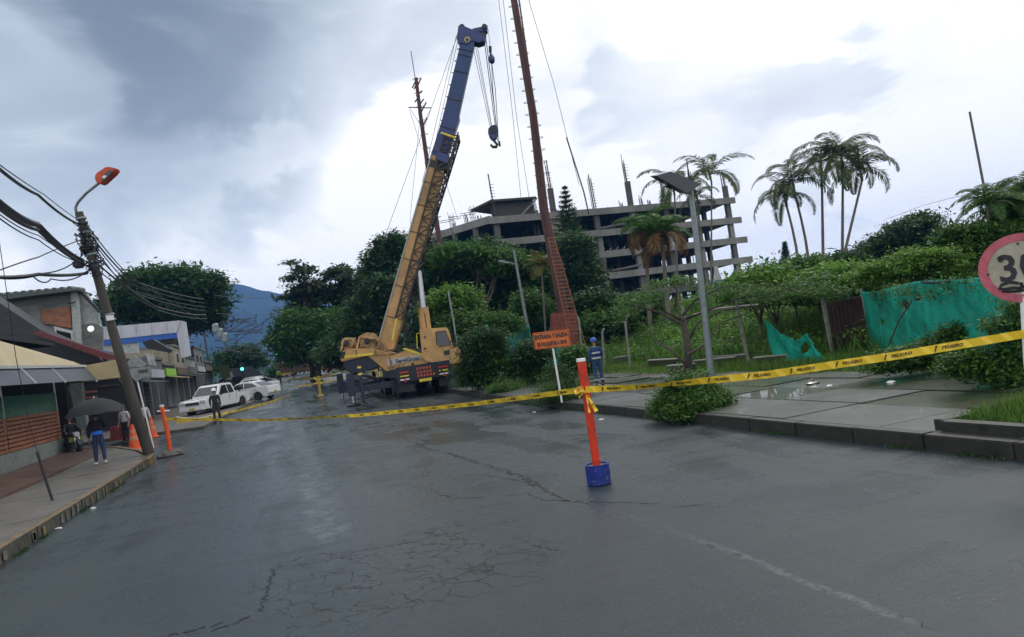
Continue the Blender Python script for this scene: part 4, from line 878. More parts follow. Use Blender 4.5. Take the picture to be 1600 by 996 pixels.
person('person in dark clothes leaning at the rear of the white sedans',gpl(417,615),R(120),cl('black_jacket',(.012,.012,.018)),cl('dark_trousers',(.02,.022,.028)),cl('black_boots',(.02,.02,.02)),ht=1.7)
# ================================================================= VEHICLES
CARW=mat('white_car_paint',(.72,.74,.76),.25,var=.03,scale=2,coat=.6)
LAMPG=mat('clear_lamp_glass',(.55,.58,.6),.15,var=.1); GRAY=mat('grey_bumper_plastic',(.10,.105,.11),.5); YPLATE=mat('yellow_plate',(.6,.45,.05),.5)
def vehicle(kind,label,group=None,paint=CARW):
    """nose towards +X, left side towards +Y"""
    root=thing('pickup_truck' if kind=='pickup' else 'parked_car',label,'pickup' if kind=='pickup' else 'car',(0,0,0),0,group)
    if kind=='pickup': L=5.2; hw=.88; wr=.37; ax=(-1.62,1.5); sill=.42; belt=1.06; lower=[(-2.6,.5),(-2.6,1.05),(.0,1.08),(1.0,1.08),(1.3,1.07),(2.45,.97),(2.6,.82),(2.62,.5)]; cabin=[(-.95,1.06),(-.85,1.72),(-.6,1.77),(.35,1.78),(.62,1.70),(1.25,1.07)]
    else: L=4.4; hw=.86; wr=.31; ax=(-1.3,1.3); sill=.28; belt=.92; lower=[(-2.15,.42),(-2.2,.7),(-2.1,.98),(-1.5,1.02),(0,.95),(.95,.93),(1.8,.80),(2.15,.66),(2.2,.38)]; cabin=[(-1.75,.98),(-1.0,1.38),(-.4,1.47),(.2,1.45),(.5,1.36),(1.1,.92)]
    pts=[]
    pts+=lower; pts.append((lower[-1][0]-.08,sill-.05))
    for a in ax[::-1]:
        for i in range(9): t=math.pi*i/8; pts.append((a+(wr+.07)*math.cos(t),max(sill-.05,wr+(wr+.07)*math.sin(t)-.02)))
    pts.append((lower[0][0]+.08,sill-.05))
    def W_(z): return hw*(1 if z<belt else 1-.30*(z-belt))-(.04 if z<.5 else 0)
    def loft(pf,name,m,par,sh=1.,bev=0):
        n=len(pf); vs=[(x,-W_(z)*sh,z) for x,z in pf]+[(x,W_(z)*sh,z) for x,z in pf]
        return MB().add(vs,[tuple(range(n)),tuple(range(2*n-1,n-1,-1))]+[(i,(i+1)%n,n+(i+1)%n,n+i) for i in range(n)]).build(name,m,par,bev=bev,smooth='auto')
    body=loft(pts,'body',paint,root,1,.03)
    cab=loft(cabin,'cabin',paint,root,.97,.03)
    if kind=='pickup': MB().box((-1.8,0,1.0),(1.45,1.5,.14)).build('load_bed',BLK,root)
    # side windows and screens, a few millimetres proud
    z0=belt+.05
    sw=[[(-.78,z0+.02),(-.70,1.64),(-.15,1.66),(-.15,z0)],[(-.08,z0),(-.08,1.66),(.42,1.64),(.98,z0+.03)]] if kind=='pickup' else [[(-1.35,z0+.05),(-.9,1.30),(-.25,1.38),(-.25,z0+.02)],[(-.18,z0+.02),(-.18,1.38),(.25,1.36),(.45,1.30),(.88,z0)]]
    for s in (-1,1):
        for pf in sw: MB().prism([(x,s*(W_(z)*.97+.006),z) for x,z in pf],(0,-s*.02,0)).build('side_window',DGLASS,root)
    def cross(x0,z0_,x1,z1,name): 
        w0=W_(z0_)*.88; w1=W_(z1)*.85; nrm=Vector((z1-z0_,0,x0-x1)).normalized()*.012; nrm=nrm if nrm.z>0 else -nrm
        return MB().prism([Vector((x0,-w0,z0_))+nrm,Vector((x0,w0,z0_))+nrm,Vector((x1,w1,z1))+nrm,Vector((x1,-w1,z1))+nrm],nrm*.8).build(name,DGLASS,root)
    if kind=='pickup': cross(1.17,1.14,.68,1.64,'windscreen'); cross(-.935,1.14,-.865,1.64,'rear_window')
    else: cross(1.03,.97,.55,1.33,'windscreen'); cross(-1.68,1.02,-1.08,1.34,'rear_window')
    fx=lower[-1][0]; bx=lower[0][0]
    for s in (-1,1):
        MB().box((fx-.04 if kind=='pickup' else fx-.12,s*hw*.76,.86 if kind=='pickup' else .68),(.2,.36,.15)).build('headlight',LAMPG,root,bev=.03)
        MB().box((bx+.03 if kind=='pickup' else bx+.10,s*hw*.86,.86),(.16,.2,.26 if kind=='pickup' else .17)).build('tail_light',REDP,root,bev=.02)
        m_=MB().box((.95 if kind=='pickup' else .75,s*(hw+.09),belt+.08),(.1,.2,.14)).build('wing_mirror',paint if kind!='pickup' else BLK,root,bev=.03)
        for x in ((.25,) if kind=='pickup' else (.1,-.8)): MB().box((x-.35,s*(hw+.008),belt-.12),(.16,.03,.03)).build('door_handle',GRAY,root)
        for x0 in ((-.9,-.1,1.02) if kind=='pickup' else (-.95,-.2,.95)): MB().box((x0,s*(hw-.002),(belt+sill)/2+.05),(.012,.02,belt-sill-.1)).build('door_seam',BLK,root)
    MB().box((fx+.0,0,.45),(.14,hw*1.9,.2)).build('front_bumper',paint,root,bev=.04); MB().box((bx-.03,0,.52),(.14,hw*1.85,.18)).build('rear_bumper',GRAY if kind=='pickup' else paint,root,bev=.04)
    MB().box((fx+.015 if kind=='pickup' else fx-.05,0,.78 if kind=='pickup' else .6),(.06,.85,.17)).build('grille',BLK,root); 
    for q in (-.03,.03): MB().box((fx+.05 if kind=='pickup' else fx-.015,0,(.78 if kind=='pickup' else .6)+q),(.02,.82,.015)).build('grille_bar',CHROME,root)
    MB().box((fx+.08,0,.46),(.01,.34,.13)).build('number_plate',YPLATE,root); MB().box((bx-.105,0,.55),(.01,.34,.13)).build('number_plate',YPLATE,root)
    for x in ax:
        for s in (-1,1):
            wh=MB().lathe([(wr*.62,-.1),(wr*.95,-.11),(wr,-.06),(wr,.06),(wr*.95,.11),(wr*.62,.1)],(x,s*(hw-.1),wr),20,'Y').build('wheel',RUBBER,root,smooth='auto')
            MB().lathe([(wr*.6,.07*s),(wr*.62,.09*s),(wr*.5,.06*s),(wr*.14,.08*s),(.02,.08*s)],(x,s*(hw-.1),wr),16,'Y').build('rim',CHROME,wh,smooth='auto')
            for a in range(5): t=a*math.tau/5; MB().box((x+math.cos(t)*wr*.36,s*(hw-.012),wr+math.sin(t)*wr*.36),(.035,.02,.035)).build('spoke_gap',BLK,wh)
    MB().box((0,0,.35),(L*.85,hw*1.5,.2)).build('underbody',BLK,root)
    if kind=='pickup':
        rb=MB(); rb.tube([(-.98,-.7,1.1),(-1.0,-.66,1.62),(-1.0,.66,1.62),(-.98,.7,1.1)],.035,6); rb.bar((-1.0,-.66,1.6),(-1.7,-.74,1.1),.05); rb.bar((-1.0,.66,1.6),(-1.7,.74,1.1),.05); rb.build('roll_bar',BLK,root)
        MB().box((-.15,0,1.83),(.9,1.2,.06)).build('roof_rack',BLK,root)
    return root
pk=vehicle('pickup','white double cab pickup parked at an angle, nearest vehicle on the left'); p=gpl(323,648); pk.location=p; pk.rotation_euler=(0,0,R(244))
pk.location=p+Vector((.55,1.1,.01)); pk.scale=(1.02,1.02,1.0)
s1=vehicle('sedan','white sedan parked right behind the pickup with its side and rear showing','white cars parked beyond the pickup'); p=gpl(389,629); s1.location=p+Vector((.0,1.0,.02)); s1.rotation_euler=(0,0,R(148)); s1.scale=(1.0,1.0,1.0)
p=gpl(398,618); s2=dup(s1,None,p+Vector((-.1,1.2,.02)),R(150),'second white sedan, seen just above the roof of the nearest sedan')
p=gpl(405,611); s3=dup(s1,None,p+Vector((-.6,1.3,.02)),R(152),'farthest white sedan in the parked row by the bend')
p=gpl(355,607); s4=dup(s1,None,p,R(160),'white car glimpsed over the pickup bed at the shops')
RC=mat('red_car_paint',(.45,.02,.03),.3,coat=.5); p=gpl(528,578); s5=vehicle('sedan','red car parked under the trees far behind the crane',paint=RC); s5.location=p; s5.rotation_euler=(0,0,R(10))
YC=mat('yellow_taxi_paint',(.6,.42,.03),.35,coat=.4); p=gpl(452,588); s6=vehicle('sedan','small yellow taxi far down the street',paint=YC); s6.location=p; s6.rotation_euler=(0,0,R(80))
# motorcycle with rider
p=gpl(117,713); mo=thing('motorcycle','black motorcycle with a rider waiting beside the slatted wall corner','motorcycle',p)
def mp(x,y,z): a=R(-62); return p+Vector((x*math.cos(a)-y*math.sin(a),x*math.sin(a)+y*math.cos(a),z))
ra_=Matrix.Rotation(R(-62),3,'Z')
for x in (-.65,.68):
    wh=MB().lathe([(.24,-.04),(.29,-.055),(.31,0),(.29,.055),(.24,.04)],mp(x,0,.31),18,'Y',ra_).build('wheel',RUBBER,mo,smooth='auto'); MB().lathe([(.24,-.02),(.24,.02)],mp(x,0,.31),14,'Y',ra_).build('rim',GRAY,wh); MB().prism([mp(x+q*.36,-.07,.31+.36*math.sin(math.acos(min(1,abs(q))))) for q in (-.9,-.5,0,.5,.9)],ra_@Vector((0,.14,0))).build('mudguard',BLK,mo)
for y in (-.08,.08): MB().tube([mp(.68,y,.31),mp(.5,y,.95)],.025,6).build('fork',CHROME,mo)
MB().blob(mp(.18,0,.82),(.2,.28,.13),10,6).build('fuel_tank',BLK,mo,smooth=True); MB().box(mp(-.32,0,.8),(.75,.24,.1),R(-62)).build('seat',RUBBER,mo,bev=.04); MB().box(mp(0,0,.48),(.42,.26,.36),R(-62)).build('engine',GRAY,mo,bev=.05)
MB().tube([mp(.45,-.36,1.0),mp(.5,-.15,.97),mp(.5,.15,.97),mp(.45,.36,1.0)],.018,6).build('handlebar',BLK,mo); MB().lathe([(.06,-.08),(.1,-.02),(.1,.04)],mp(.62,0,.88),12,'X',ra_).build('headlight',LAMPG,mo)
MB().tube([mp(.05,-.14,.3),mp(-.4,-.17,.32),mp(-.8,-.19,.42)],.04,8).build('exhaust',CHROME,mo); MB().box(mp(.45,-.03,.68),(.05,.5,.22),R(-62)).build('fairing',mat('lime_black_fairing',(.18,.22,.03),.5),mo,bev=.04)
person('motorcycle rider in black rain jacket and helmet sitting on the black motorcycle',mp(-.2,0,-.1),R(-152),cl('dark_rain_jacket',(.02,.025,.03)),cl('dark_trousers',(.02,.022,.028)),cl('black_boots',(.02,.02,.02)),ht=1.72,helmet=mat('grey_helmet',(.10,.11,.12),.3),pose=dict(lk=(-.26,.4,.72),la=(-.24,.32,.28),lt=(-.25,.46,.24),rk=(.26,.4,.72),ra=(.24,.32,.28),rt=(.25,.46,.24),lw=(-.3,.5,1.08),rw=(.3,.5,1.08),le=(-.3,.2,1.15),re=(.3,.2,1.15)))
# ================================================================= LEFT POLE, WIRES
POLEC=mat('weathered_pole_concrete',(.06,.054,.044),.8,var=.3,scale=3,bump=.4,bscale=20,grime=.5,streak=(1,1,.3))
b=gp(233,710,.2); d=dep(b); up_=thing('utility_pole','leaning dark concrete utility pole wrapped in cables with an orange-headed lamp on top','utility pole',b)
MB().tube([b,pd(200,600,d),pd(160,460,d),pd(124,332,d)],[.175,.165,.145,.115],12).build('pole',POLEC,up_,smooth='auto')
for px,py in ((127,342),(129,350),(131,357),(133,364),(136,375),(138,382),(140,389),(143,398),(146,410),(148,418),(152,430),(171,492),(173,500)):
    c=pd(px,py,d); ax=(pd(124,332,d)-b).normalized(); MB().tube([c-ax*.03,c+ax*.03],.16,10).build('strap_band',random.choice([BLK,BLK,LAMPM]),up_)
ty_=mb=MB()
for k in range(46):
    t=random.uniform(.0,.8); c=Vector(pd(130+24*t,355+84*t,d)); pts=[c+Vector((random.uniform(-.3,.3),random.uniform(-.3,.3),random.uniform(-.35,.25))) for _ in range(5)]; mb.tube(pts,.018,4)
mb.build('cable_tangle',BLK,up_)
MB().box(pd(123,413,d-.3),(.32,.3,.26)).build('splice_box',BLK,up_,bev=.05); MB().box(pd(172,497,d-.28),(.22,.05,.16)).build('number_tag',WHITEP,up_)
MB().tube([pd(121,345,d),pd(118,325,d),pd(122,316,d),pd(135,302,d-.3),pd(154,287,d-.6)],.045,8).build('lamp_arm',LAMPM,up_,smooth=True)
LO=mat('orange_red_lamp_housing',(.55,.07,.02),.45,var=.2)
lh=MB().prism([pd(x,y,d-.75) for x,y in ((147,278),(149,271),(166,260),(180,263),(178,269),(157,288),(150,286))],fw*.35).build('lamp_head',LO,up_,bev=.03)
MB().prism([pd(x,y,d-.78) for x,y in ((158,284),(160,275),(171,266),(177,268),(165,281))],fw*.03).build('lens',mat('dark_lamp_lens',(.06,.05,.05),.2),lh)
MB().prism([pd(x,y,d-.80) for x,y in ((159,278),(162,274),(167,275),(163,279))],fw*.02).build('reflector',WHITEP,lh)
# white sign octagon seen half edge on, lettering faded
b2=gp(240,700,.0); d2=dep(b2); st_=thing('stop_sign','faded octagonal sign on a thin white pole beside the leaning utility pole','sign',b2)
MB().tube([b2,pd(215,597,d2)],.03,8).build('pole',WHITEP,st_)
GS=mat('faded_grey_sign',(.28,.31,.31),.5,var=.2,scale=5)
MB().prism([pd(x,y,d2-.05) for x,y in ((197,568),(209,554),(228,569),(226,573),(200,575))],fw*.03).build('upper_plate',GS,st_)
fp=MB().prism([pd(x,y,d2-.1) for x,y in ((202,576),(234,573),(236,588),(224,590),(213,597),(204,588))],fw*.03).build('sign_plate',GS,st_)
text('PARE',.17,mat('faded_black_letters',(.04,.05,.05),.6),'lettering',fp,r0+Vector((0,0,.0)),(0,0,1),pd(223,580,d2-.14),.003,bold=.004)
# cables to the left
for nm,pts,r,sg in (('thick cable rising to the upper left from the pole top',((-30,238,12),(60,305,18),(122,350,d)),.035,.08),
    ('thin wire just above the thick upper left cable',((-30,236,12),(70,305,19),(124,345,d)),.012,.03),
    ('bundle of black cables crossing from the left edge to the pole middle',((-30,292,11),(60,352,17),(128,407,d)),.07,.1),
    ('cable under the bundle at the left edge',((-30,300,11),(60,360,17),(130,412,d)),.04,.1),
    ('thin wire below the black bundle',((-30,318,11),(60,375,17),(122,409,d)),.014,.08),
    ('second thin wire below the black bundle',((-30,312,11),(60,368,17),(120,398,d)),.012,.08),
    ('thin wire rising from the left edge to the pole',((-30,434,16),(60,402,20),(130,374,d)),.018,-.02),
    ('horizontal slack black cable bundle at the left edge',((-30,432,18),(60,429,20),(136,427,d)),.05,.05),
    ('drooping loop under the horizontal cable bundle',((50,430,20),(80,436,22),(136,424,d)),.02,.15),
    ('service wire above the horizontal bundle',((-30,431,18),(70,427,21),(128,400,d)),.02,.12)):
    cable('cable',nm,pts,r,sg,BLK)
for i,(a,bb) in enumerate((((134,358),(205,438)),((138,368),(203,444)),((142,378),(200,452)),((146,392),(215,460)),((152,412),(245,480)),((150,420),(250,486)),((136,352),(206,434)))):
    cable('cable','%s cable running from the leaning pole to the far pole by the big tree'%('topmost','second','third','fourth','sagging lower','lowest','thin upper')[i],((*a,d),(*bb,d*1.3),(318+i,468+i*6,50)),.03 if i in (0,4) else .02,.12,BLK)
# far poles
def pole2(label,base,top,arm=None,head=None,extra=()):
    B=gpl(*base); D=dep(B); r=thing('utility_pole',label,'utility pole',B); MB().tube([B,pd(*top,D)],[.17,.11],8).build('pole',POLEC,r,smooth='auto')
    if arm: MB().tube([pd(x,y,D) for x,y in arm],.05,6).build('lamp_arm',LAMPM,r)
    if head: x,y,w=head; MB().prism([pd(x-w,y+w*.5,D),pd(x-w*.5,y-w*.2,D),pd(x+w,y-w*.9,D),pd(x+w*.9,y-w*.3,D),pd(x-w*.2,y+w*.7,D)],fw*.3).build('lamp_head',LO,r,bev=.02)
    for a,b_,w in extra: MB().bar(pd(*a,D),pd(*b_,D),w).build('crossarm',LAMPM,r)
    return r,D
u2,D2=pole2('pale concrete pole with a white box on top before the big left tree',(332,606),(308,452),((320,488),(322,478),(334,469),(343,466)),(345,462,6),(((298,503),(330,497),.1),))
MB().box(pd(304,450,D2),(.75,.3,.35)).build('meter_box',WHITEP,u2); MB().box(pd(318,456,D2-.2),(.15,.1,.2)).build('camera_box',WHITEP,u2)
u3,D3=pole2('dark pole with crossarms against the blue mountain',(374,592),(361,502),None,None,(((355,511),(369,511),.1),((357,518),(367,518),.1)))
u4,D4=pole2('pole with small red lamp head, right of the crossarm pole',(389,592),(382,510),((382,512),(386,508),(392,504)),(394,502,4.5),(((383,524),(389,530),.5),))
u5,D5=pole2('thin dark far pole beside the right tree mass',(447,582),(440,510),None,None)
for i,(a,bb) in enumerate((((335,462),(445,462)),((338,490),(440,488)),((362,512),(443,508)),((384,530),(444,527)),((384,550),(444,547)),((386,556),(446,553)))):
    cable('street_wire','%s thin wire strung across the far street against the mountain'%('topmost','second highest','third highest','fourth','fifth','lowest')[i],((*a,60+8*i),(*bb,90+4*i)),.025,.25,BLK)
tm=MB()
for _ in range(16): a=pd(random.uniform(330,372),random.uniform(500,548),58); tm.tube([a,a+Vector((random.uniform(.5,2),random.uniform(-1,1),random.uniform(-.8,.3))),a+Vector((random.uniform(1.5,3.5),0,random.uniform(-1,.8)))],.03,4)
tag(tm.build('cable_tangle',BLK),'messy tangle of service wires between the far poles above the parked cars','cables')
for px,py in ((338,520),(345,528),(352,535)): MB().lathe([(.2,0),(.24,.1),(.24,.6),(.15,.7)],pd(px,py,57),10).build('transformer',LAMPM,u2)
# ================================================================= LEFT BUILDINGS
def px(m,name,par,pts,Yp,th,ax='Y',**k):
    P=[(onY if ax=='Y' else onX)(x,y,Yp) for x,y in pts]; n=Vector((0,th,0)) if ax=='Y' else Vector((-th,0,0)); return MB().prism(P,n).build(name,m,par,**k)
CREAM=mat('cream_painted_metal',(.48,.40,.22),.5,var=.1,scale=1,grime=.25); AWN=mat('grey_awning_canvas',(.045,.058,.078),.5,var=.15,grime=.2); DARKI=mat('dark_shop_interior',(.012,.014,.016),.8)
BSL=mat('brick_red_slat',(.30,.12,.065),.55,var=.3,scale=3,grime=.3); GW=mat('grey_green_render',(.17,.20,.18),.7,var=.2,grime=.4); WHF=mat('white_metal_frame',(.55,.56,.56),.4); DRED=mat('dark_red_roof',(.13,.02,.022),.5,var=.25,grime=.3)
Xw=-8.72
re_=thing('restaurant','corner restaurant with cream fascia, grey awning and low brick-red slatted wall','building',(Xw,30,0))
MB().hexa([(Xw-.25,8,.15),(Xw,8,.15),(Xw,35.2,.15),(Xw-.25,35.2,.15),(Xw-.25,8,.9),(Xw,8,.9),(Xw,35.2,.9),(Xw-.25,35.2,.9)]).build('base_wall',GW,re_)
for i in range(8):
    for j in range(4):
        y0=10+6.3*j; MB().box((Xw-.08,y0+3.1,.98+.145*i),(.07,6.2,.11),0).build('slat',BSL,re_)
for y in (10,16.3,22.6,28.9,35.1): MB().box((Xw-.15,y,1.45),(.08,.1,1.2)).build('post',BLK,re_)
MB().box((Xw-.1,22.6,2.42),(.02,25,.72)).build('green_glass_screen',mat('green_tinted_glass',(.035,.15,.10),.2,var=.35,scale=1,spec=.8),re_)
for y in (16.3,22.6,28.9,35.1): MB().box((Xw-.1,y,2.6),(.05,.05,2.2)).build('post',WHF,re_)
# cream fascia sloping above, awning below, front side
y0,y1=22,36
MB().hexa([(Xw+.8,y0,3.5),(Xw+.9,y0,3.5),(Xw+.9,y1,3.75),(Xw+.8,y1,3.75),(Xw+.0,y0,5.0),(Xw+.1,y0,5.0),(Xw+.5,y1,4.0),(Xw+.4,y1,4.0)]).build('fascia_panel',CREAM,re_)
MB().bar((Xw+.93,y0,3.5),(Xw+.93,y1,3.75),.09,.1).build('gutter',WHF,re_)
MB().hexa([(Xw+1.25,y0,2.95),(Xw+1.3,y0,2.95),(Xw+1.3,y1,3.1),(Xw+1.25,y1,3.1),(Xw+.82,y0,3.46),(Xw+.9,y0,3.48),(Xw+.9,y1,3.7),(Xw+.82,y1,3.68)]).build('awning',AWN,re_)
for y in (24,27.5,31,35.9): MB().bar((Xw+1.32,y,3.02),(Xw+.92,y,3.58),.06).build('awning_rib',WHF,re_)
px(CREAM,'fascia_box',re_,((122,573),(185,562),(192,590),(128,597)),36.4,.5,bev=.02)
px(GW,'green_pillar',re_,((108,600),(126,598),(136,668),(122,672)),36.6,.5) ; 
MB().box((Xw-6.2,37.2,1.9),(12,.1,3.6)).build('interior_shade_panel',DARKI,re_); MB().box((Xw-3.5,28,1.8),(.1,17,3.4)).build('interior_shade_panel',DARKI,re_); MB().box((Xw-4,29.6,4.9),(7.2,15,.15)).build('ceiling',DARKI,re_)  # near-black sheets stand in for the shade inside the restaurant
px(mat('green_shop_wall',(.10,.17,.02),.7,var=.3),'green_pillar',re_,((105,604),(122,602),(128,640),(116,642)),37,.3)
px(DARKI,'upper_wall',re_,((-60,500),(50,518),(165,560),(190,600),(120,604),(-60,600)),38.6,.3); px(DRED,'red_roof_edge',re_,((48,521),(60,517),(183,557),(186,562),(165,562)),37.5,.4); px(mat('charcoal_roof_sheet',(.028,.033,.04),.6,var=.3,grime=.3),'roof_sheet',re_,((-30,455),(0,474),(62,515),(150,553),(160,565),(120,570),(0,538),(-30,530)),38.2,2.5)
for i in range(3): px(BSL,'shutter_slat',re_,((128,612+i*9),(150,610+i*9),(151,613+i*9),(129,615+i*9)),36.9,.1)
px(mat('red_low_wall',(.20,.035,.03),.6,var=.3),'red_counter',re_,((172,668),(200,664),(203,686),(172,690)),38,.4)
dk=thing('shop','near-black wall standing for the shaded open shop behind the umbrella and motorcycle','shop',onY(150,690,47))
px(DARKI,'wall',dk,((60,575),(215,560),(232,672),(100,705),(60,712)),47,.4); px(mat('dim_shelf',(.05,.035,.03),.8,var=.5,scale=3),'shelf',dk,((150,600),(185,597),(187,603),(151,606)),46.9,.1); px(GW,'side_post',dk,((118,590),(124,589),(135,690),(128,692)),46.8,.2)  # flat wall with the open shop's inner shade put into its colour
# two storey grey house
HG=mat('grey_weathered_board',(.20,.21,.19),.8,var=.25,scale=1.2,grime=.5,streak=(1,1,4)); ORB=mat('orange_hollow_brick',(.36,.13,.05),.8,var=.3,scale=3,grime=.3); HW=mat('whitewashed_wall',(.42,.45,.44),.75,var=.2,grime=.35)
h2=thing('two_storey_house','grey two storey house with orange brick infill and corrugated roof edge behind the restaurant','house',onY(60,640,44))
px(HG,'wall',h2,((-40,470),(0,464),(60,458),(113,453),(118,530),(-40,600)),44,.4); px(HG,'wall',h2,((45,487),(62,484),(66,512),(48,508)),43.9,.12)
w0=px(ORB,'brick_infill',h2,((63,486),(109,479),(112,513),(66,505)),43.85,.2)
for j in range(6):
    a,bq=onY(63,487.5+j*3.6,43.84),onY(110,481+j*5.2,43.84); MB().bar(a,bq,.02,.03).build('mortar_joint',HG,w0)
px(HW,'corner_column',h2,((110,455),(119,453),(126,540),(115,540)),43.8,.5)
px(HW,'side_wall',h2,((119,455),(136,459),(153,487),(158,512),(148,507),(125,508)),44.6,.3)
px(HG,'lower_wall',h2,((124,508),(148,505),(160,512),(160,548),(128,545)),44.4,.3)
for i in range(13):
    a=onY(-36+i*12,466.5-i*1.15-1.8,43.2); b_=onY(-36+i*12,466.5-i*1.15-1.8,46); MB().tube([a,a+Vector((0,3.,.25))],.13,6).build('roof_ridge',mat('green_grey_roof_sheet',(.07,.09,.085),.6),h2)
px(mat('green_grey_roof_sheet',(.07,.09,.085),.6),'roof_sheet',h2,((-40,468),(0,463),(60,456.5),(122,450.5),(122,453.5),(60,461),(0,469),(-40,475)),43.1,3); MB().bar(onY(121,451,44),onY(156,488,44),.15).build('verge_trim',BLK,h2)
wn=px(WHF,'window',h2,((84,510),(113,517),(115,541),(88,534)),43.7,.15); px(DGLASS,'pane',wn,((88,516),(110,521),(112,536),(90,530)),43.68,.05); px(BLK,'bracket',h2,((105,474),(118,471),(118,473),(105,476)),43.5,.1)
o=MB().lathe([(.02,0),(.12,.04),(.16,.1)],onY(141,514,43.5),14,'Y').build('floodlight',mat('bright_lamp_lens',(.9,.93,.95),.3,emit=.8)); tag(o,'small round white lamp shining on the wall left of the leaning pole','lamp')
# white sheet metal warehouse with blue band
WH=mat('off_white_sheet_metal',(.50,.52,.58),.5,var=.08,grime=.25,streak=(3,3,.3)); BLU=mat('blue_painted_band',(.02,.11,.45),.5,var=.15,grime=.2)
h3=thing('warehouse','off-white sheet metal warehouse with a blue band below its roof','building',onY(210,640,60))
px(WH,'roof_panel',h3,((125,513),(180,510),(281,501),(276,520),(180,530),(130,533)),60,.3); px(BLU,'blue_band',h3,((130,533),(180,530),(276,520),(277,528),(178,539),(132,541)),60.05,.3)
px(HW,'lower_wall',h3,((130,541),(178,539),(215,535),(217,552),(185,553),(160,547)),60.2,.3); px(WH,'end_wall',h3,((281,501),(290,503),(298,556),(284,560),(276,522)),60.1,.5)
for i in range(6): MB().bar(onY(140+i*24,513-i*1.9,59.95),onY(141+i*24,531-i*1.9,59.95),.03).build('sheet_seam',HW,h3)
# row of little shops
def shop(label,parts,Y,name='shop'):
    x=parts[0][1][0]; r=thing(name,label,'shop',onY(x[0],x[1],Y)); 
    for i,(nm,pts,m) in enumerate(parts): px(m,nm,r,pts,Y-.06*i,.4 if i==0 else .12)
    return r
SHD=mat('dark_painted_shopfront',(.045,.05,.055),.7,var=.35,scale=.8,grime=.4); SHG=mat('grey_painted_wall',(.16,.17,.17),.75,var=.3,scale=.6,grime=.5); SHB=mat('beige_painted_wall',(.30,.26,.18),.75,var=.2,grime=.4); LIME=mat('lime_green_panel',(.25,.50,.03),.6,grime=.2); BRN=mat('brown_panel',(.12,.08,.045),.7,var=.3)
def block(label,y0,y1,h,wall,front,sign,awn,upper=False,x=-8.6):
    g=rise((y0+y1)/2)+.13; r=thing('shop',label,'shop',(x,y0,g)); w=y1-y0
    B=lambda nm,xa,xb,ya,yb,za,zb,m,**k: MB().box(((xa+xb)/2,(ya+yb)/2,g+(za+zb)/2),(abs(xb-xa),abs(yb-ya),abs(zb-za))).build(nm,m,r,**k)
    B('wall',x,x-8,y0+.02,y1-.02,-.3,h,wall); B('parapet',x+.12,x-8.1,y0,y1,h-.02,h+.18,SHG,bev=.02); 
    n=max(1,int(w/3)); 
    for i in range(n):
        a=y0+w*(i+.12)/n; b=y0+w*(i+.88)/n; d_=B('shutter',x+.03,x-.1,a,b,.05,2.3,front)
        for q in range(7): B('shutter_rib',x+.055,x+.03,a,b,.3+q*.28,.33+q*.28,BLK) if y0<80 else None
        B('step',x+.5,x,a,b,0,.12,LCONC)
    B('sign_board',x+.16,x+.0,y0+.4,y1-.5,2.55,3.15,sign); B('sign_frame',x+.18,x+.15,y0+.3,y1-.4,2.48,2.55,BLK)
    if awn: MB().hexa([(x+1.3,y0+.2,g+2.2),(x+1.36,y0+.2,g+2.24),(x+1.36,y1-.2,g+2.24),(x+1.3,y1-.2,g+2.2),(x+.05,y0+.2,g+2.5),(x+.05,y0+.2,g+2.56),(x+.05,y1-.2,g+2.56),(x+.05,y1-.2,g+2.5)]).build('awning',awn,r)
    if upper:
        for i in range(2): a=y0+w*(.2+.4*i); f=B('window',x+.04,x-.05,a,a+1.2,3.5,4.5,WHF); MB().box((x+.06,a+.6,g+4),(.03,1.0,.8)).build('pane',DGLASS,f)
    # camera-facing end wall with a door, a window and pipes
    B('end_door',x-1.2,x-2.2,y0-.05,y0+.05,.05,2.1,front); f=B('window',x-3,x-4.4,y0-.06,y0+.04,1.0,2.1,WHF); MB().box((x-3.7,y0-.08,g+1.55),(1.2,.03,.9)).build('pane',DGLASS,f)
    MB().tube([(x-.35,y0-.08,g+.1),(x-.35,y0-.08,g+h)],.05,6).build('drain_pipe',SHG,r); B('end_sign',x-.6,x-2.6,y0-.09,y0-.02,2.5,3.2,sign)
    return r
block('dark low shop nearest the octagonal sign with a slanted dark canopy',50,57,3.5,SHD,DARKI,SHG,AWN)
block('grey shop with white signboard between the dark shop and the lime one',57.3,64,3.9,SHG,SHD,WH,None)
block('shop with a lime green signboard',64.3,71,3.4,SHD,SHG,LIME,mat('straw_awning',(.30,.24,.12),.7))
block('beige two storey shop behind the pickup',71.3,80,5.0,SHB,SHD,BRN,AWN,True)
block('white fronted shop behind the parked cars',80.3,88,4.0,HW,SHD,SHG,mat('straw_awning',(.30,.24,.12),.7))
block('grey two storey shop beyond the white fronted one',88.3,98,5.2,SHG,SHD,HW,None,True)
block('last low dark shop before the bend',98.3,108,3.6,SHD,SHG,BRN,mat('mossy_awning',(.07,.10,.02),.8))
cv=thing('canopy','slanted dark tin canopy jutting out below the warehouse blue band','canopy',onY(245,545,54)); px(BLK,'sheet',cv,((222,535),(238,530),(266,546),(262,551),(230,545)),54,1.5); px(HW,'hanging_panel',cv,((227,552),(240,554),(244,572),(233,570)),53.9,.1)
shop('dark hut with pale sign at the bend of the far left street',(('wall',((345,578),(392,572),(420,592),(415,605),(350,600)),mat('dim_grey_wall',(.09,.10,.11),.8)),('white_sign',((352,583),(362,581),(366,592),(354,594)),HW),('green_awning',((341,568),(358,572),(360,590),(346,592)),mat('mossy_awning',(.07,.10,.02),.8)),('counter',((362,590),(378,588),(380,597),(364,598)),DARKI)),92)
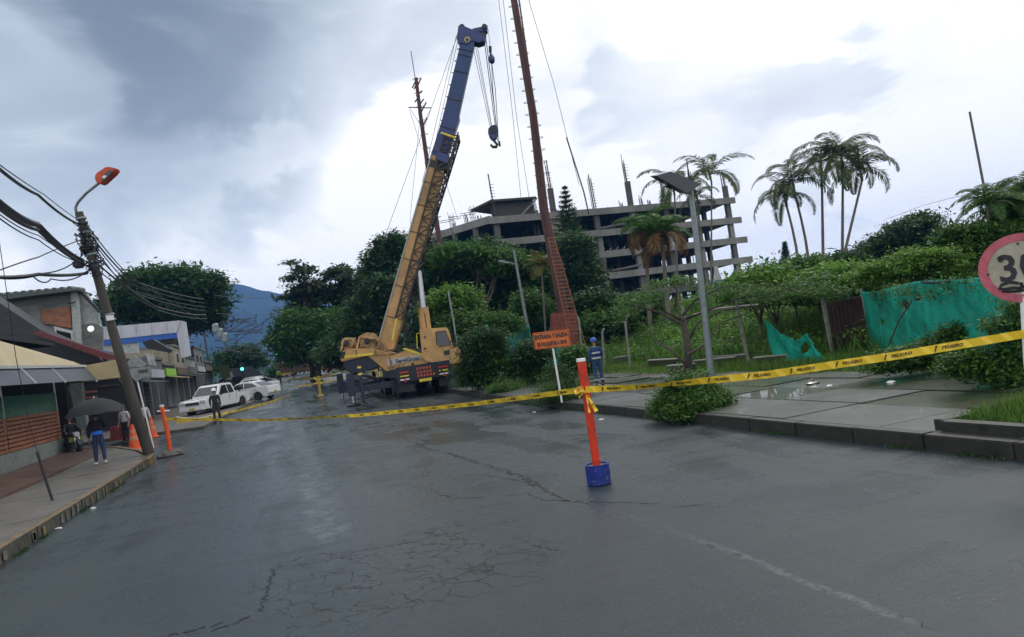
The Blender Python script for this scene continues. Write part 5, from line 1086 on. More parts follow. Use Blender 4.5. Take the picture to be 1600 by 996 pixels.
sr=shop('far shop with big white letters on its dark front at the street end',(('wall',((428,560),(440,557),(486,553),(492,576),(440,580),(430,578)),mat('dim_shop_front',(.10,.10,.11),.8,var=.5,scale=.7)),('brown_base',((436,572),(488,567),(492,580),(438,584)),mat('brown_base',(.10,.06,.035),.8,var=.5,scale=.8)),('white_board',((448,560),(459,558),(461,564),(450,566)),HW)),110)
text('USA',1.5,WHITEP,'lettering',sr,(1,0,0),(0,0,1),onY(475,561,109.7),.01,bold=.05); text('7V',1.2,WHITEP,'lettering',sr,(1,0,0),(0,0,1),onY(446,566,109.7),.01,bold=.03)
TLG=mat('green_signal_light',(.1,1,.6),.4,emit=3.)
for i,(x,y,D,l) in enumerate(((378,574,80,'left of the far street'),(433,551,95,'over the far road'),(455,562,100,'before the far shop letters'))):
    q=pd(x,y,D); b_=Vector((q.x,q.y,gz(q.x,q.y))); r=thing('traffic_light','small green signal light %s'%l,'traffic light',b_,0,None); MB().bar(b_,q,.12).build('pole',BLK,r); MB().box(q,(.35,.25,1.0)).build('housing',BLK,r); MB().lathe([(.17,0),(.1,.05)],q-Vector((0,.18,.2)),12,'Y').build('lens',TLG,r)
# far barricades, posts
ORP=mat('orange_plastic',(.75,.10,.015),.45,var=.1,scale=3,grime=.25); YOP=mat('pale_yellow_post',(.42,.30,.08),.6)
for i,(pts,l) in enumerate(((((470,590),(500,588),(534,580)),'upper far yellow barrier board behind the crane'),(((452,593),(490,592),(535,585)),'lower far yellow barrier board behind the crane'))):
    P=[gp(x,y+6) for x,y in pts]; D=[dep(p_) for p_ in P]; r=thing('barrier',l,'barrier',P[0]); mb=MB()
    for (x0,y0_),(x1,y1_),a,b_ in zip(pts,pts[1:],D,D[1:]): MB().bar(pd(x0,y0_,a),pd(x1,y1_,b_),.04,.22).build('board',mat('dull_yellow_board',(.42,.34,.12),.6,var=.3,scale=3),r)
    for (x0,y0_),p_ in zip(pts,P): MB().bar(p_,pd(x0,y0_,dep(p_)),.06).build('post',BLK,r)
b_=gpl(501,619); D=dep(b_); r=thing('delineator_post','pale yellow-orange post with cross strap standing in the road left of the crane','delineator',b_); MB().tube([b_,pd(497,588,D)],.09,8).build('post',YOP,r); MB().lathe([(.22,0),(.2,.08),(.1,.1)],b_,12).build('base',YOP,r); MB().bar(pd(490,590,D),pd(503,600,D),.06).build('strap',YELL,r); MB().bar(pd(492,600,D),pd(503,592,D),.06).build('strap',YELL,r)
# left orange delineator post and cones
b_=gpl(267,713,0); D=dep(b_); r=thing('delineator_post','tall orange plastic post in a concrete lump at the left kerb corner','delineator',b_)
MB().tube([b_,pd(261,672,D),pd(253,636,D)],[.078,.074,.068],12).build('tube',ORP,r,smooth='auto'); MB().tube([pd(253,636,D),pd(252.5,633,D)],.072,12).build('white_cap',WHITEP,r); MB().blob(b_+Vector((0,0,.05)),(.45,.35,.17),10,6,.12).build('concrete_base',LCONC,r)
MB().tube([pd(246,643,D),pd(265,642,D)],.03,6).build('tape_tail',WHITEP,r)
def cone(label,pxy,h,g='traffic cones by the left corner'):
    b_=gpl(*pxy); r=thing('traffic_cone',label,'traffic cone',b_,0,g); s=h/.9
    MB().lathe([(.24*s,.03),(.20*s,.06),(.07*s,.78*s),(.05*s,.9*s)],b_,14).build('cone',ORP,r,smooth='auto'); MB().box(b_+Vector((0,0,.02)),(.5*s,.5*s,.04)).build('base',ORP,r)
    MB().lathe([(.152*s,.36*s),(.125*s,.5*s)],b_,14).build('white_band',mat('faded_orange_band',(.60,.24,.14),.5),r); MB().lathe([(.1*s,.62*s),(.085*s,.72*s)],b_,14).build('white_band',mat('faded_orange_band',(.60,.24,.14),.5),r); return r
cone('tall orange cone with pale bands left of the leaning pole foot',(211,704),1.0); cone('bright orange cone right of the thin sign pole',(239,684),.95)
# ropes near left: guy stay
b_=gp(82,782,.2); p_=thing('guy_stay','thin dark guy stay slanting down to the left pavement','guy wire',b_); D=dep(b_); MB().tube([b_,pd(68,740,D),pd(58,706,D)],.028,6).build('sleeve',BLK,p_); MB().tube([pd(58,706,D),pd(44,655,D),pd(25,560,D-.5),pd(8,440,D-1),pd(-20,250,D-2)],.008,5).build('wire',BLK,p_)
# ================================================================= SIGNS, TAPE, POSTS (right)
ORS=mat('orange_sign_sheet',(.70,.17,.03),.5,var=.1,scale=4,grime=.2)
b=gp(878,629,.19); d=dep(b); s=thing('roadworks_sign','orange rectangular sign with two lines of black letters on a white pole','sign',b)
MB().tube([b,pd(864,545,d)],.032,8).build('pole',WHITEP,s); c=[pd(x,y,d-.06) for x,y in ((832,521),(889,514),(892,541),(836,547))]
pl=MB().prism(c,fw*.02).build('sign_plate',ORS,s,bev=.004); X=(c[1]-c[0]).normalized(); Y=(c[0]-c[3]).normalized()
text('ENTRADA Y SALIDA',.17,LET,'lettering',pl,X,Y,pd(861,525.5,d-.068),.002,bold=.007,sx=.62); text('DE VOLQUETAS A 100 M',.16,LET,'lettering',pl,X,Y,pd(862.5,537,d-.068),.002,bold=.006,sx=.49)
bd=MB(); q=[pd(x,y,d-.066) for x,y in ((833.5,522.3),(887.5,515.6),(890.5,540),(837.3,545.6))]
for i in range(4): bd.bar(q[i],q[(i+1)%4],.012,.006)
bd.build('black_border',LET,pl)
b=gp(728,600,.1); d=dep(b); s=thing('roadworks_sign','small orange sign partly hidden behind the crane cab at the pavement edge','sign',b); MB().tube([b,pd(725,560,d)],.03,6).build('pole',WHITEP,s); MB().prism([pd(x,y,d) for x,y in ((712,549),(727,547),(728,565),(714,567))],fw*.03).build('sign_plate',ORS,s)
# 30 speed sign at the right edge
b=gp(1614,640,.2); d=7.9; b=pd(1617,700,d); b.z=.2; cc=pd(1596,418.5,d); s=thing('speed_limit_sign','round red-rimmed speed limit sign reading 30 with black graffiti at the right edge','sign',b)
MB().tube([b,pd(1604,560,d+.03),pd(1594,385,d+.03)],.032,10).build('pole',WHITEP,s,smooth='auto')
PINK=mat('faded_red_rim',(.52,.12,.155),.55,var=.25,scale=9,grime=.15); DW=mat('dirty_white_sign',(.46,.43,.33),.55,var=.15,scale=5,grime=.3)
nrm=(O-cc).normalized(); nrm=(nrm+CR*.15).normalized(); X=Vector((0,0,1)).cross(nrm).normalized(); Yv=nrm.cross(X)
def disc(r1,r2,off,m,name,par,n=48):
    vs=[cc+X*r*math.cos(a)+Yv*r*math.sin(a)*.93+nrm*o for o in (off,off-.01) for r in (r1,r2) for a in [2*math.pi*i/n for i in range(n)]]
    fs=[]
    for i in range(n): j=(i+1)%n; fs+=[(i,j,n+j,n+i),(2*n+i,3*n+i,3*n+j,2*n+j),(n+i,n+j,3*n+j,3*n+i),(i,2*n+i,2*n+j,j)]
    return MB().add(vs,fs).build(name,m,par)
pl=disc(.0005,.385,0,DW,'sign_plate',s); disc(.300,.388,.006,PINK,'red_rim',s); 
ROLL_X=(X*math.cos(R(0))); text('30',.40,LET,'lettering',pl,X,Yv,cc+Yv*.0+X*(-.02)+nrm*.007,.002,bold=.006,sx=1.0)
GR=mat('black_graffiti_paint',(.012,.015,.014),.5)
def scr(pts,w=.016,name='graffiti'):
    return MB().tube([cc+X*x+Yv*y+nrm*.012 for x,y in pts],w,5).build(name,GR,pl)
scr([(-.05,-.155),(-.12,-.13),(-.2,-.15),(-.225,-.185),(-.17,-.2),(-.1,-.195),(-.05,-.21),(.0,-.2)],.016); scr([(-.2,-.215),(-.1,-.235),(0,-.235),(.12,-.22)],.014); scr([(-.03,-.15),(-.02,-.2),(.02,-.21),(.03,-.14)],.016); scr([(.06,-.2),(.06,-.12),(.1,-.15),(.09,-.2),(.14,-.13)],.016)
scr([(-.2,.13),(-.17,.15),(-.15,.11),(-.17,.09),(-.19,.12)],.006); 
for a,bq in ((0,.255),(-.3,-.02)): MB().blob(cc+X*a+Yv*bq+nrm*.012,(.012,.012,.012),6,4).build('bolt',BLK,pl)
MB().prism([cc+X*x+Yv*y+nrm*.013 for x,y in ((.02,-.03),(.09,-.03),(.09,-.09),(.03,-.09))],nrm*.002).build('sticker',mat('pale_sticker',(.5,.5,.48),.5),pl)
# centre delineator
b=gpl(937,757); d=dep(b); s=thing('delineator_post','bright red-orange post in a blue drum base standing in the middle of the road','delineator',b)
RO=mat('red_orange_tube_plastic',(.72,.045,.012),.4,var=.2,scale=9,grime=.55,bump=.2,bscale=30)
BB=mat('cobalt_blue_drum',(.015,.04,.27),.45,var=.35,scale=9,grime=.65)
ax=(pd(907,563,d)-pd(933,731,d)).normalized()
MB().lathe([(.155,.0),(.17,.02),(.165,.12),(.172,.14),(.165,.26),(.17,.285),(.145,.285),(.14,.25)],b,24).build('blue_drum',BB,s,smooth='auto')
MB().lathe([(.14,.20),(.142,.262),(.01,.27)],b,24).build('concrete_fill',LCONC,s)
MB().tube([pd(933.5,738,d),pd(927,690,d),pd(917,620,d),pd(908,565,d)],[.054,.056,.058,.062],18).build('tube',RO,s,smooth='auto')
MB().tube([pd(908,565,d),pd(907.4,560.5,d)],[.066,.064],18).build('white_cap',WHITEP,s,smooth='auto')
for q_ in range(9):
    a_=random.uniform(3.6,5.6); c_=b+Vector((.171*math.cos(a_),.171*math.sin(a_),random.uniform(.04,.24))); MB().bar(c_,c_+Vector((random.uniform(-.03,.03),0,random.uniform(-.04,.04))),.006,.004).build('scratch',mat('pale_scratch',(.30,.34,.45),.6),s)
for px_,py_ in ((911,585),(914,603),(924,668),(931,718)): MB().tube([pd(px_,py_,d),pd(px_+.4,py_+2.2,d)],.0625,18).build('sleeve_ring',RO,s)
TAPE=mat('yellow_barrier_tape',(.80,.56,.03),.35,var=.06,scale=3)
kn=MB().tube([pd(908,613,d-.06)+r0*(.075*math.cos(a))+fw*(.075*math.sin(a)+.06)+Vector((0,0,.015*math.sin(3*a))) for a in [i*.5 for i in range(26)]],.022,5); kn.build('tape_knot',TAPE,s)
for a_,b_,w_ in (((918,618),(932,643),.055),((916,616),(921,645),.03),((912,612),(905,622),.02)):
    A,B=pd(*a_,d-.08),pd(*b_,d-.1); t=(B-A).normalized(); sd=t.cross(fw).normalized(); mb=MB(); n=6
    for i in range(n+1): p=A.lerp(B,i/n)+fw*.02*math.sin(i*1.7); mb.v+=[tuple(p-sd*w_*(.35+.65*i/n)/2),tuple(p+sd*w_*(.35+.65*i/n)/2)]
    mb.f=[(2*i,2*i+1,2*i+3,2*i+2) for i in range(n)]; mb.m=[0]*n; mb.build('tape_tail',TAPE,s)
MB().tube([pd(905,612,d-.08),pd(903,606,d-.1),pd(910,604,d-.1)],.012,5).build('tape_knot',mat('orange_tape_knot',(.6,.2,.05),.5),s)
WORD=None
def tape(label,pts,w,sag,word='PELIGRO',step=1.05,n=60,tw=None,px=True,two=True,ph=.4):
    P=[pd(*p) for p in pts] if px else [Vector(p) for p in pts]
    seg=[(b-a).length for a,b in zip(P,P[1:])]; L=sum(seg)
    root=thing('barrier_tape',label,'barrier tape',P[0])
    def pos(s_):
        s_=max(0,min(L,s_)); k=0; u=s_
        while k<len(seg)-1 and u>seg[k]: u-=seg[k]; k+=1
        t=u/seg[k]; return P[k].lerp(P[k+1],t)-Vector((0,0,sag*4*(s_/L)*(1-s_/L)))
    def frame(s_):
        p=pos(s_); t=(pos(s_+.05)-pos(s_-.05)).normalized(); tl=(tw(s_/L) if tw else .1*math.sin(s_*1.3)); up=Vector((0,0,1)); side=t.cross(up).normalized(); up=side.cross(t).normalized(); 
        u=(up*math.cos(tl)+side*math.sin(tl)); return p,t,u
    vs=[];n=int(max(n,L/.15))
    for i in range(n+1):
        p,t,u=frame(L*i/n); rip=.006*math.sin(i*2.1); nn=t.cross(u); vs+=[p+u*w/2+nn*rip,p-u*w/2-nn*rip,]
    MB().add(vs,[(2*i,2*i+1,2*i+3,2*i+2) for i in range(n)]).build('strip',TAPE,root)
    s_=ph; me=None
    first=None
    while s_<L-.3:
        p,t,u=frame(s_); nn=t.cross(u); 
        if nn.dot(O-p)<0: nn=-nn
        off=nn*.004
        if first is None: first=text(word,w*.52,mat('black_tape_print',(.035,.02,.01),.5),'printed_word',root,(1,0,0),(0,1,0),(0,0,0),.0015,shear=.25,bold=w*.012,sx=1.15)
        o=first if not root.get('x') else first.copy()
        if root.get('x'): C.objects.link(o); 
        root['x']=1; o.parent=root
        M3=Matrix((t,u,t.cross(u))).transposed()
        if M3.to_3x3().col[2].dot(O-p)<0: M3=Matrix((-t,u,(-t).cross(u))).transposed()
        o.matrix_local=Matrix.Translation(p+off-root.location)@M3.to_4x4()
        tt=Vector(M3.col[0]); a=p-tt*w*2.05+off
        MB().prism([a-u*w*.36,a-u*w*.36+tt*w*.12,a+u*w*.36+tt*w*.5,a+u*w*.36+tt*w*.28],nn*.002).build('slash_mark',mat('black_tape_print',(.035,.02,.01),.5),root)
        s_+=step
    del root['x']
    return root
pc=Vector(pd(911,610,d)); dl=dep(gpl(267,713))
tape('left span of yellow warning tape from the orange post to the blue-footed post',((258,655,dl-.1),(410,656,24),(560,647.5,18.5),(740,630,13.6),(912,609,d-.07)),.082,.03,step=.80,n=80,tw=lambda t:.25*math.sin(t*9)+(.8 if .3<t<.5 else .1))
tape('right span of yellow warning tape from the blue-footed post to the speed sign',((915,609,d-.07),(1000,605,9.9),(1200,585.5,8.9),(1400,556,8.2),(1606,521,7.85)),.088,.0,step=.50,n=80,tw=lambda t:(.9*max(0,1-abs(t-.22)*5))+.06*math.sin(t*14),ph=.42)
tape('loose yellow tape lying in an arc before the parked white cars',((276,660,dl+.4),(300,657,38),(370,642,44),(420,629,50),(456,617,58)),.1,.0,step=1.4,n=50)
tape('far yellow tape stretched left of the crane outrigger',((456,605,66),(503,597,58),(540,590,46)),.1,.05,step=1.6,n=30)
cable('white_tape','loose white tape hanging before the pickup bumper',((276,652,dl+.3),(310,654,36),(345,645,44)),.02,.02,WHITEP)
# ================================================================= FENCE, TARPS, GATE, LOT
FP=mat('pale_fence_post',(.24,.24,.21),.8,var=.25,grime=.4)
for i,(bx_,by_,tx_,ty_,kx,ky) in enumerate(((985,577,977,503,983,489),(1079,582,1068,487,1066,478),(1172,577,1151,478,1149,464),(945,577,941,520,944,513),(912,575,905,505,903,495),(1302,562,1285,472,1284,466))):
    b=gp(bx_,by_,.1); D=dep(b); r=thing('fence_post','pale fence post, %s'%('one with the bent top right of the worker','the one beside the thin street tree trunk','the one with the broken top between the tree and the green netting','short one right behind the worker','thin one left of the worker by the mast foot','slim one at the left side of the dark gate')[i],'fence post',b,0,'pale posts along the lot fence')
    MB().tube([b,pd(tx_,ty_,D),pd(kx,ky,D)],[.06,.055,.045],8).build('post',FP,r)
for i in range(4):
    pts=[]; 
    for x,y0_,y1_ in ((905,575,500),(945,577,518),(984,577,503),(1079,582,487),(1172,577,478),(1240,570,474)):
        D=dep(gp(x,y0_,.1)); pts.append((x-(4 if i else 8),y0_+(y1_-y0_)*(.25+.23*i),D))
    cable('fence_wire','%s wire strung between the pale fence posts'%('lowest','second','third','top')[i],pts,.008,.02)
RL=mat('pale_rail',(.32,.32,.29),.7,grime=.3)
r=thing('low_wall','low broken grey wall along the foot of the lot fence','wall',gp(1050,585,.1))
for a,b_ in (((960,565),(1010,558)),((1015,570),(1060,568)),((1085,572),(1150,566)),((1112,565),(1168,562)),((1180,568),(1235,563)),((1045,580),(1085,577))):
    A,B=gp(*a,.3),gp(*b_,.3); MB().bar(A,B,.18,.32).build('wall_block',CONCD,r,bev=.02); MB().bar(A+Vector((0,0,.19)),B+Vector((0,0,.19)),.2,.04).build('coping',RL,r)
cable('rail','pale broken fence rail slanting up behind the street tree',((1083,492,26),(1125,482,26),(1165,478,26),(1185,476,27)),.035,0,RL)
NET=mat('green_shade_netting',(.012,.34,.24),.75,var=.3,scale=1.6,bump=.9,bscale=22,grime=.35,spec=.2,gcol=(.02,.10,.05))
def net(label,A,B,h0,h1,fold=.12,n=90,mrow=30,holes=(),zb=.1,lean=0,m=NET,name='green_netting'):
    """draped netting hung from A to B; h0,h1: functions of t -> bottom and top height"""
    A=Vector(A);B=Vector(B); ex=(B-A); nn=Vector((-ex.y,ex.x,0)).normalized(); vs=[];fs=[]
    for i in range(n+1):
        t=i/n; p=A.lerp(B,t)
        for j in range(mrow+1):
            q=j/mrow; z0_,z1_=h0(t),h1(t); z=z0_+(z1_-z0_)*q
            f=fold*(math.sin(t*23+q*4)*.5+math.sin(t*51+q*2.5)*.3+math.sin(q*9+t*11)*.35+.16*math.sin(t*97-q*13)+.14*math.sin(t*60+q*31)); vs.append(p+nn*(f+lean*q)+Vector((0,0,z)))
    for i in range(n):
        for j in range(mrow):
            t,q=(i+.5)/n,(j+.5)/mrow
            if any(((t-a)/c)**2+((q-b_)/e)**2<1 for a,b_,c,e in holes): continue
            a=i*(mrow+1)+j; fs.append((a,a+1,a+mrow+2,a+mrow+1))
    o=MB().add(vs,fs).build(name,m,smooth=True); md=o.modifiers.new('s','SOLIDIFY'); md.thickness=.012
    return tag(o,label,'netting')
# main green netting at right
A=gp(1362,556,.1); B=gp(1640,545,.1); dA,dB=dep(A),dep(B)
zt=lambda t:0
def topz(px_,py_,P): return pd(px_,py_,dep(P)).z
zA=topz(1352,455,A); B2=Vector(pd(1590,560,13.5)); B2.z=0; A2=Vector((A.x,A.y,0)); zB=pd(1560,425,13.8).z
net('tall bright green shade netting stretched along the fence at the right',A2,B2,lambda t:.15,lambda t:zA+(zB-zA)*t-.05*math.sin(t*9),.045,110,34,((.18,.52,.02,.05),(.42,.72,.025,.07),(.52,.8,.03,.05)))
cable('black_pipe','black hose lying across the top of the tall green netting',((1440,441,17),(1490,438,16),(1540,432,15),(1600,425,14)),.03,.03,BLK)
cable('branch','thin bare branch crossing the tall green netting',((1388,540,19.5),(1405,500,19),(1425,470,18)),.02,0,BARK)
# creepers hanging over the netting, and its lacing cord
cl_=[]
for _ in range(70):
    t=random.random()**1.3; p_=B2.lerp(A2,t*.95); zt_=zA+(zB-zA)*(1-t*.95); k_=random.random(); cl_.append((p_.x-.12,p_.y-.12,(zt_-abs(random.gauss(0,.25))) if k_<.55 else .2+abs(random.gauss(0,.35))))
P,A_,B_,v=leaves(np.array(cl_),60,.13,.035,.8,.4); o=leafmesh('hanging_creepers',P,A_,B_,v,G_MID); o['kind']='stuff'; o['label']='creepers hanging over the tall green netting'
# crumpled netting piece
A=gp(1206,574,.1); B=gp(1288,573,.1); D=dep(A); q=D/FPX
pr=[(0,72),(.06,70),(.2,56),(.38,44),(.5,38),(.6,36),(.72,44),(.8,46),(.88,30),(1,4)]
def crt(t):
    k=max(i for i in range(len(pr)) if pr[i][0]<=t+1e-9); k=min(k,len(pr)-2); u=(t-pr[k][0])/(pr[k+1][0]-pr[k][0]); return (pr[k][1]+(pr[k+1][1]-pr[k][1])*u)*q
net('crumpled piece of green netting sagging off the fence left of the dark gate',Vector((A.x,A.y,0)),Vector((B.x,B.y,0)),lambda t:.1,lambda t:.15+crt(t),.07,70,26,((.7,.6,.07,.16),))
cable('torn_cord','black cord hanging down the crumpled green netting',((1240,570,D-.3),(1245,550,D-.3),(1252,530,D-.3)),.015,0,BLK)
# netting far behind the orange sign, left
for i,(a,b_,t0,t1,l) in enumerate((((790,575),(835,578),520,516,'dim green netting panel left of the orange sign'),((836,580),(880,578),530,530,'dim green netting panel behind the orange sign'),((742,545),(765,545),516,516,'small teal netting patch right of the crane cab'))):
    A,B=gp(*a,.1),gp(*b_,.1)
    if i==2: A,B=pd(742,530,40),pd(766,530,40); z0_,z1_=pd(742,527,40).z,pd(742,515,40).z
    else: z0_=.1; z1_=pd(a[0],t0,dep(A)).z
    net(l,Vector((A.x,A.y,0)),Vector((B.x,B.y,0)),lambda t:z0_,lambda t:z1_+.15*math.sin(t*9),.1,30,12,m=mat('dim_green_netting',(.012,.25,.17),.6,var=.4,scale=2))
# dark gate with wire lattice
A=gp(1300,562,.1); B=gp(1362,560,.1); D=dep(A); g=thing('gate','dark brown sheet gate behind diagonal wire mesh between two pale posts','gate',A)
cs=[pd(x,y,D) for x,y in ((1289,475),(1346,462),(1364,556),(1303,564))]; MB().prism(cs,fw*.04).build('sheet',mat('dark_brown_sheet',(.075,.036,.030),.6,var=.4,scale=3,grime=.3),g)
for i in range(9):
    t=(i+.5)/9; MB().bar(cs[0].lerp(cs[1],t)-fw*.02,cs[3].lerp(cs[2],t)-fw*.02,.04).build('sheet_rib',mat('dark_brown_sheet',(.05,.028,.026),.6),g)
lm=MB()
ex,ey=(cs[1]-cs[0]),(cs[3]-cs[0])
for k in range(-9,10):
    for sgn in (1,-1):
        pts=[]
        for u_ in np.linspace(0,1,25):
            v_=(k/6+sgn*u_*1.0) if sgn>0 else (k/6+1-u_)
            if 0<=v_<=1: pts.append(cs[0]+ex*u_+(cs[3].lerp(cs[2],u_)-cs[0].lerp(cs[1],u_))*v_-fw*.06)
        if len(pts)>1: lm.bar(pts[0],pts[-1],.009)
lm.build('wire_mesh',BLK,g)
for a,b_ in (((1287,470),(1304,568)),((1345,452),(1367,560))): MB().tube([pd(*a,D-.05),pd(*b_,D-.05)],.05,8).build('gate_post',RL,g)
# white and blue object of unclear kind near the building
q=pd(1128,470,60); o=thing('white_blue_object','white and blue painted object of unclear kind seen through the shrubs before the building','tank',(q.x,q.y,gz(q.x,q.y)))
MB().lathe([(.5,-2.),(.5,0),(.35,.9),(.2,1.5),(.15,2.0)],pd(1124,455,60),12).build('white_body',HW,o); MB().box(pd(1131,455,59.5),(1.2,.8,1.8)).build('blue_drum',mat('dull_blue_paint',(.04,.16,.35),.6,var=.3),o,bev=.1)
# ================================================================= VEGETATION
# left and far trees
tree('large_tree','huge dark green spreading tree behind the warehouse and poles at left',((235,465,58,34),(298,458,48,28),(200,480,30,24),(325,485,20,22),(265,435,45,12),(215,445,25,18),(290,495,50,22)),78,G_DARK,k=520,per=120,leaf=.24,spread=.75,tr=.55,nb=24,fork=.35)
tree('round_tree','small dark rounded tree at the far bend of the left street',((375,562,30,19),(355,570,16,12),(400,565,11,12)),105,G_DARK,k=120,per=90,leaf=.26,spread=.7,tr=.3,nb=8)
tree('open_crowned_tree','tall tree with open leaf clusters, leftmost of the mass left of the boom',((470,445,30,30),(458,480,22,30),(487,470,24,30)),84,G_SPAR,k=95,per=60,leaf=.26,spread=.5,tr=.4,nb=34,flat=.3,inner=.6)
tree('open_crowned_tree','tall tree with olive open crown in the middle left of the boom',((545,450,40,40),(525,440,30,26),(570,460,30,34),(510,470,30,25)),86,G_SPAR,k=140,per=60,leaf=.26,spread=.5,tr=.45,nb=40,flat=.3,inner=.55)
tree('dense_tree','dense dark tree filling the space under the open crowns left of the crane',((480,526,40,32),(530,526,45,34),(458,530,16,36)),80,G_MID,k=460,per=120,leaf=.25,spread=.8,tr=.4,nb=10,fork=.3)
tree('dense_tree','dark tree just left of the boom foot',((575,510,34,40),(560,545,55,22),(600,470,26,36)),66,G_DARK,k=300,per=120,leaf=.2,spread=.65,tr=.35,nb=8,fork=.3)
tree('leafy_tree','dark leafy treetop just left of the upper tan boom',((612,390,20,24),(600,420,26,28),(640,400,20,16)),72,G_DARK,k=150,per=80,leaf=.22,spread=.6,tr=.35,nb=16)
MBD=((700,420,42,32,'dense tree behind the boom jib in the dark green mass',G_DARK),(760,420,50,34,'broad dense tree in the middle of the dark green mass',G_DARK),(820,450,45,45,'dark tree left of the tall red mast',G_DARK),(790,490,60,30,'low dark tree behind the street lamp with the short arm',G_DARK),(700,500,40,34,'dark shrubby tree behind the lift cylinder',G_DARK))
for x,y,a,b_,l,m_ in MBD: tree('dense_tree',l,((x,y,a,b_),(x-a*.4,y+b_*.5,a*.7,b_*.7),(x+a*.45,y+b_*.35,a*.6,b_*.7)),64,m_,k=300,per=120,leaf=.19,spread=.62,tr=.35,nb=8,group=None,fork=.3,inner=.6)
tree('dense_tree','mid green treetop poking above the dark mass beside the left slab',((735,398,26,14),(700,400,20,12),(790,410,34,16)),60,G_MID,k=110,per=90,leaf=.18,spread=.5,tr=.2,nb=6)
tree('bright_tree','bright green low tree right of the lift cylinder',((705,468,30,17),(690,480,20,14),(725,480,18,12)),46,G_BRI,k=130,per=100,leaf=.13,spread=.4,tr=.16,nb=12)
tree('bright_shrub','bright green shrub below the low tree, right of the crane cab',((745,508,40,14),(775,512,30,14),(715,505,25,12)),44,G_MID,k=150,per=100,leaf=.12,spread=.38,tr=.12,nb=8,cat='shrub')
tree('leafy_tree','mid green shrub tree between the street lamp and the tall mast',((832,480,20,20),(838,502,18,16),(815,510,24,16)),50,G_MID,k=140,per=100,leaf=.12,spread=.38,tr=.12,nb=10)
# hedge of creepers along the fence left of the worker
CRP=((742,560,22,30),(772,574,18,16),(812,584,16,12),(850,588,16,10),(760,535,24,18),(900,560,18,20),(835,548,18,12))
for i,(x,y,a,b_) in enumerate(CRP):
    tree('creeper_bush','creeper covered bush at the fence, %s'%('beside the crane cab','third from the crane cab','under the left edge of the orange sign','directly behind the pole of the orange sign','tall one behind the first bush','between the orange sign and the red post','small one above the green netting panel')[i],((x,y,a,b_),(x-a*.3,y+b_*.8,a*.9,b_*.5),(x+a*.4,y+b_*.9,a*.8,b_*.5)),33,G_MID if i%2 else G_DARK,k=100,per=110,leaf=.075,spread=.26,tr=.05,nb=6,cat='bush',fork=.2,group='creeper bushes along the fence')
# conifers
def conifer(label,px_,ytop,ybot,w,d,m=G_DARK,tiers=22,name='conifer_tree'):
    top=pd(px_[0],ytop,d); bot=pd(px_[1],ybot,d); g=gz(bot.x,bot.y); base=bot+(bot-top).normalized()*max(0,bot.z-g); base.z=g-.05
    r=thing(name,label,'conifer',base); MB().tube([base,top],[.3,.03],8).build('trunk',BARK,r,smooth=True)
    P=[];A=[];B=[];br=MB()
    for i in range(tiers):
        t=(i+.6)/tiers; c=top.lerp(bot,t); rad=w*d/FPX*(t**.75)*(random.uniform(.85,1.1))
        for k in range(7):
            az=k*math.tau/7+i*.6; dr=Vector((math.cos(az),math.sin(az),.28)); e=c+dr*rad; br.bar(c,e,.05)
            n=int(rad/.12)+4
            for q in range(n*6):
                u_=random.uniform(.1,1); p=c.lerp(e,u_)+Vector((random.gauss(0,.1),random.gauss(0,.1),random.gauss(0,.06))); dd=(dr*.6+Vector(rdir(1)[0])*.7); dd.normalize()
                P.append(p); A.append(dd*.17); B.append(dd.cross(Vector((0,0,1))).normalized()*.035)
    tag(br.build('branches',BARK,r),kind='stuff'); leafmesh('crown',np.array(P),np.array(A),np.array(B),rng.uniform(0,1,len(P)),m,r); return r
conifer('tall tiered conifer in front of the unfinished building, right of the red mast',(882,896),290,470,48,75,tiers=24)
conifer('tiny far pointed conifer below the left palms',(1226,1228),378,412,9,90,tiers=12)
tree('dense_tree','dark tree round the foot of the tiered conifer',((905,450,30,40),(895,400,22,40),(925,475,26,22)),70,G_DARK,k=240,per=110,leaf=.2,spread=.6,tr=.3,nb=6)
# palms
GP='tall slim palms standing in a clump against the sky'
palm('tall palm leaning right, rightmost of the clump of five',(1316,405),(1347,282),50,.98,9,group=GP,elev=None); palm('tallest straight palm in the middle of the clump',(1316,402),(1317,262),51,1.05,10,group=GP)
palm('straight palm left of the tallest one in the clump',(1286,405),(1284,270),52,1.0,9,group=GP); palm('palm curving up, second from left in the clump',(1261,418),(1241,300),50,.95,9,group=GP,bend=.25); palm('shortest palm, leftmost of the clump',(1243,412),(1229,322),50,.85,8,group=GP,bend=.25)
palm('palm rising before the right end of the unfinished building',(1111,440),(1112,288),52,.9,8,tr=.07)
palm('palm directly behind the solar panel of the street lamp',(1058,430),(1054,305),50,.85,9,tr=.08)
palm('small palm behind the pole of the solar lamp',(1098,430),(1090,318),54,.6,8,tr=.06)
palm('thick palm with a skirt of dry brown leaves left of the solar lamp',(1040,440),(1034,372),44,.85,20,tr=.16,kinds=('young','dry'),shaft=False)
palm('palm with curled top and dry brown leaves beside the brown-skirted palm',(1012,440),(1008,360),46,.8,18,tr=.14,kinds=('young','dry'),shaft=False)
palm('small yellow palm left of the tall mast',(848,450),(846,418),48,.75,9,tr=.08,kinds=('yellow',),shaft=False)
palm('broad leaved palm at the right edge above the speed sign',(1580,420),(1578,330),24,.55,18,tr=.08,kinds=('young','green'),shaft=False)
palm('low broad palm between the bare pole and the right edge',(1545,400),(1543,322),23,.42,13,tr=.06,kinds=('young',),shaft=False)
palm('spiky palm top cut by the right edge of the photo',(1606,400),(1606,300),24,.45,14,tr=.07,kinds=('green',),shaft=False)
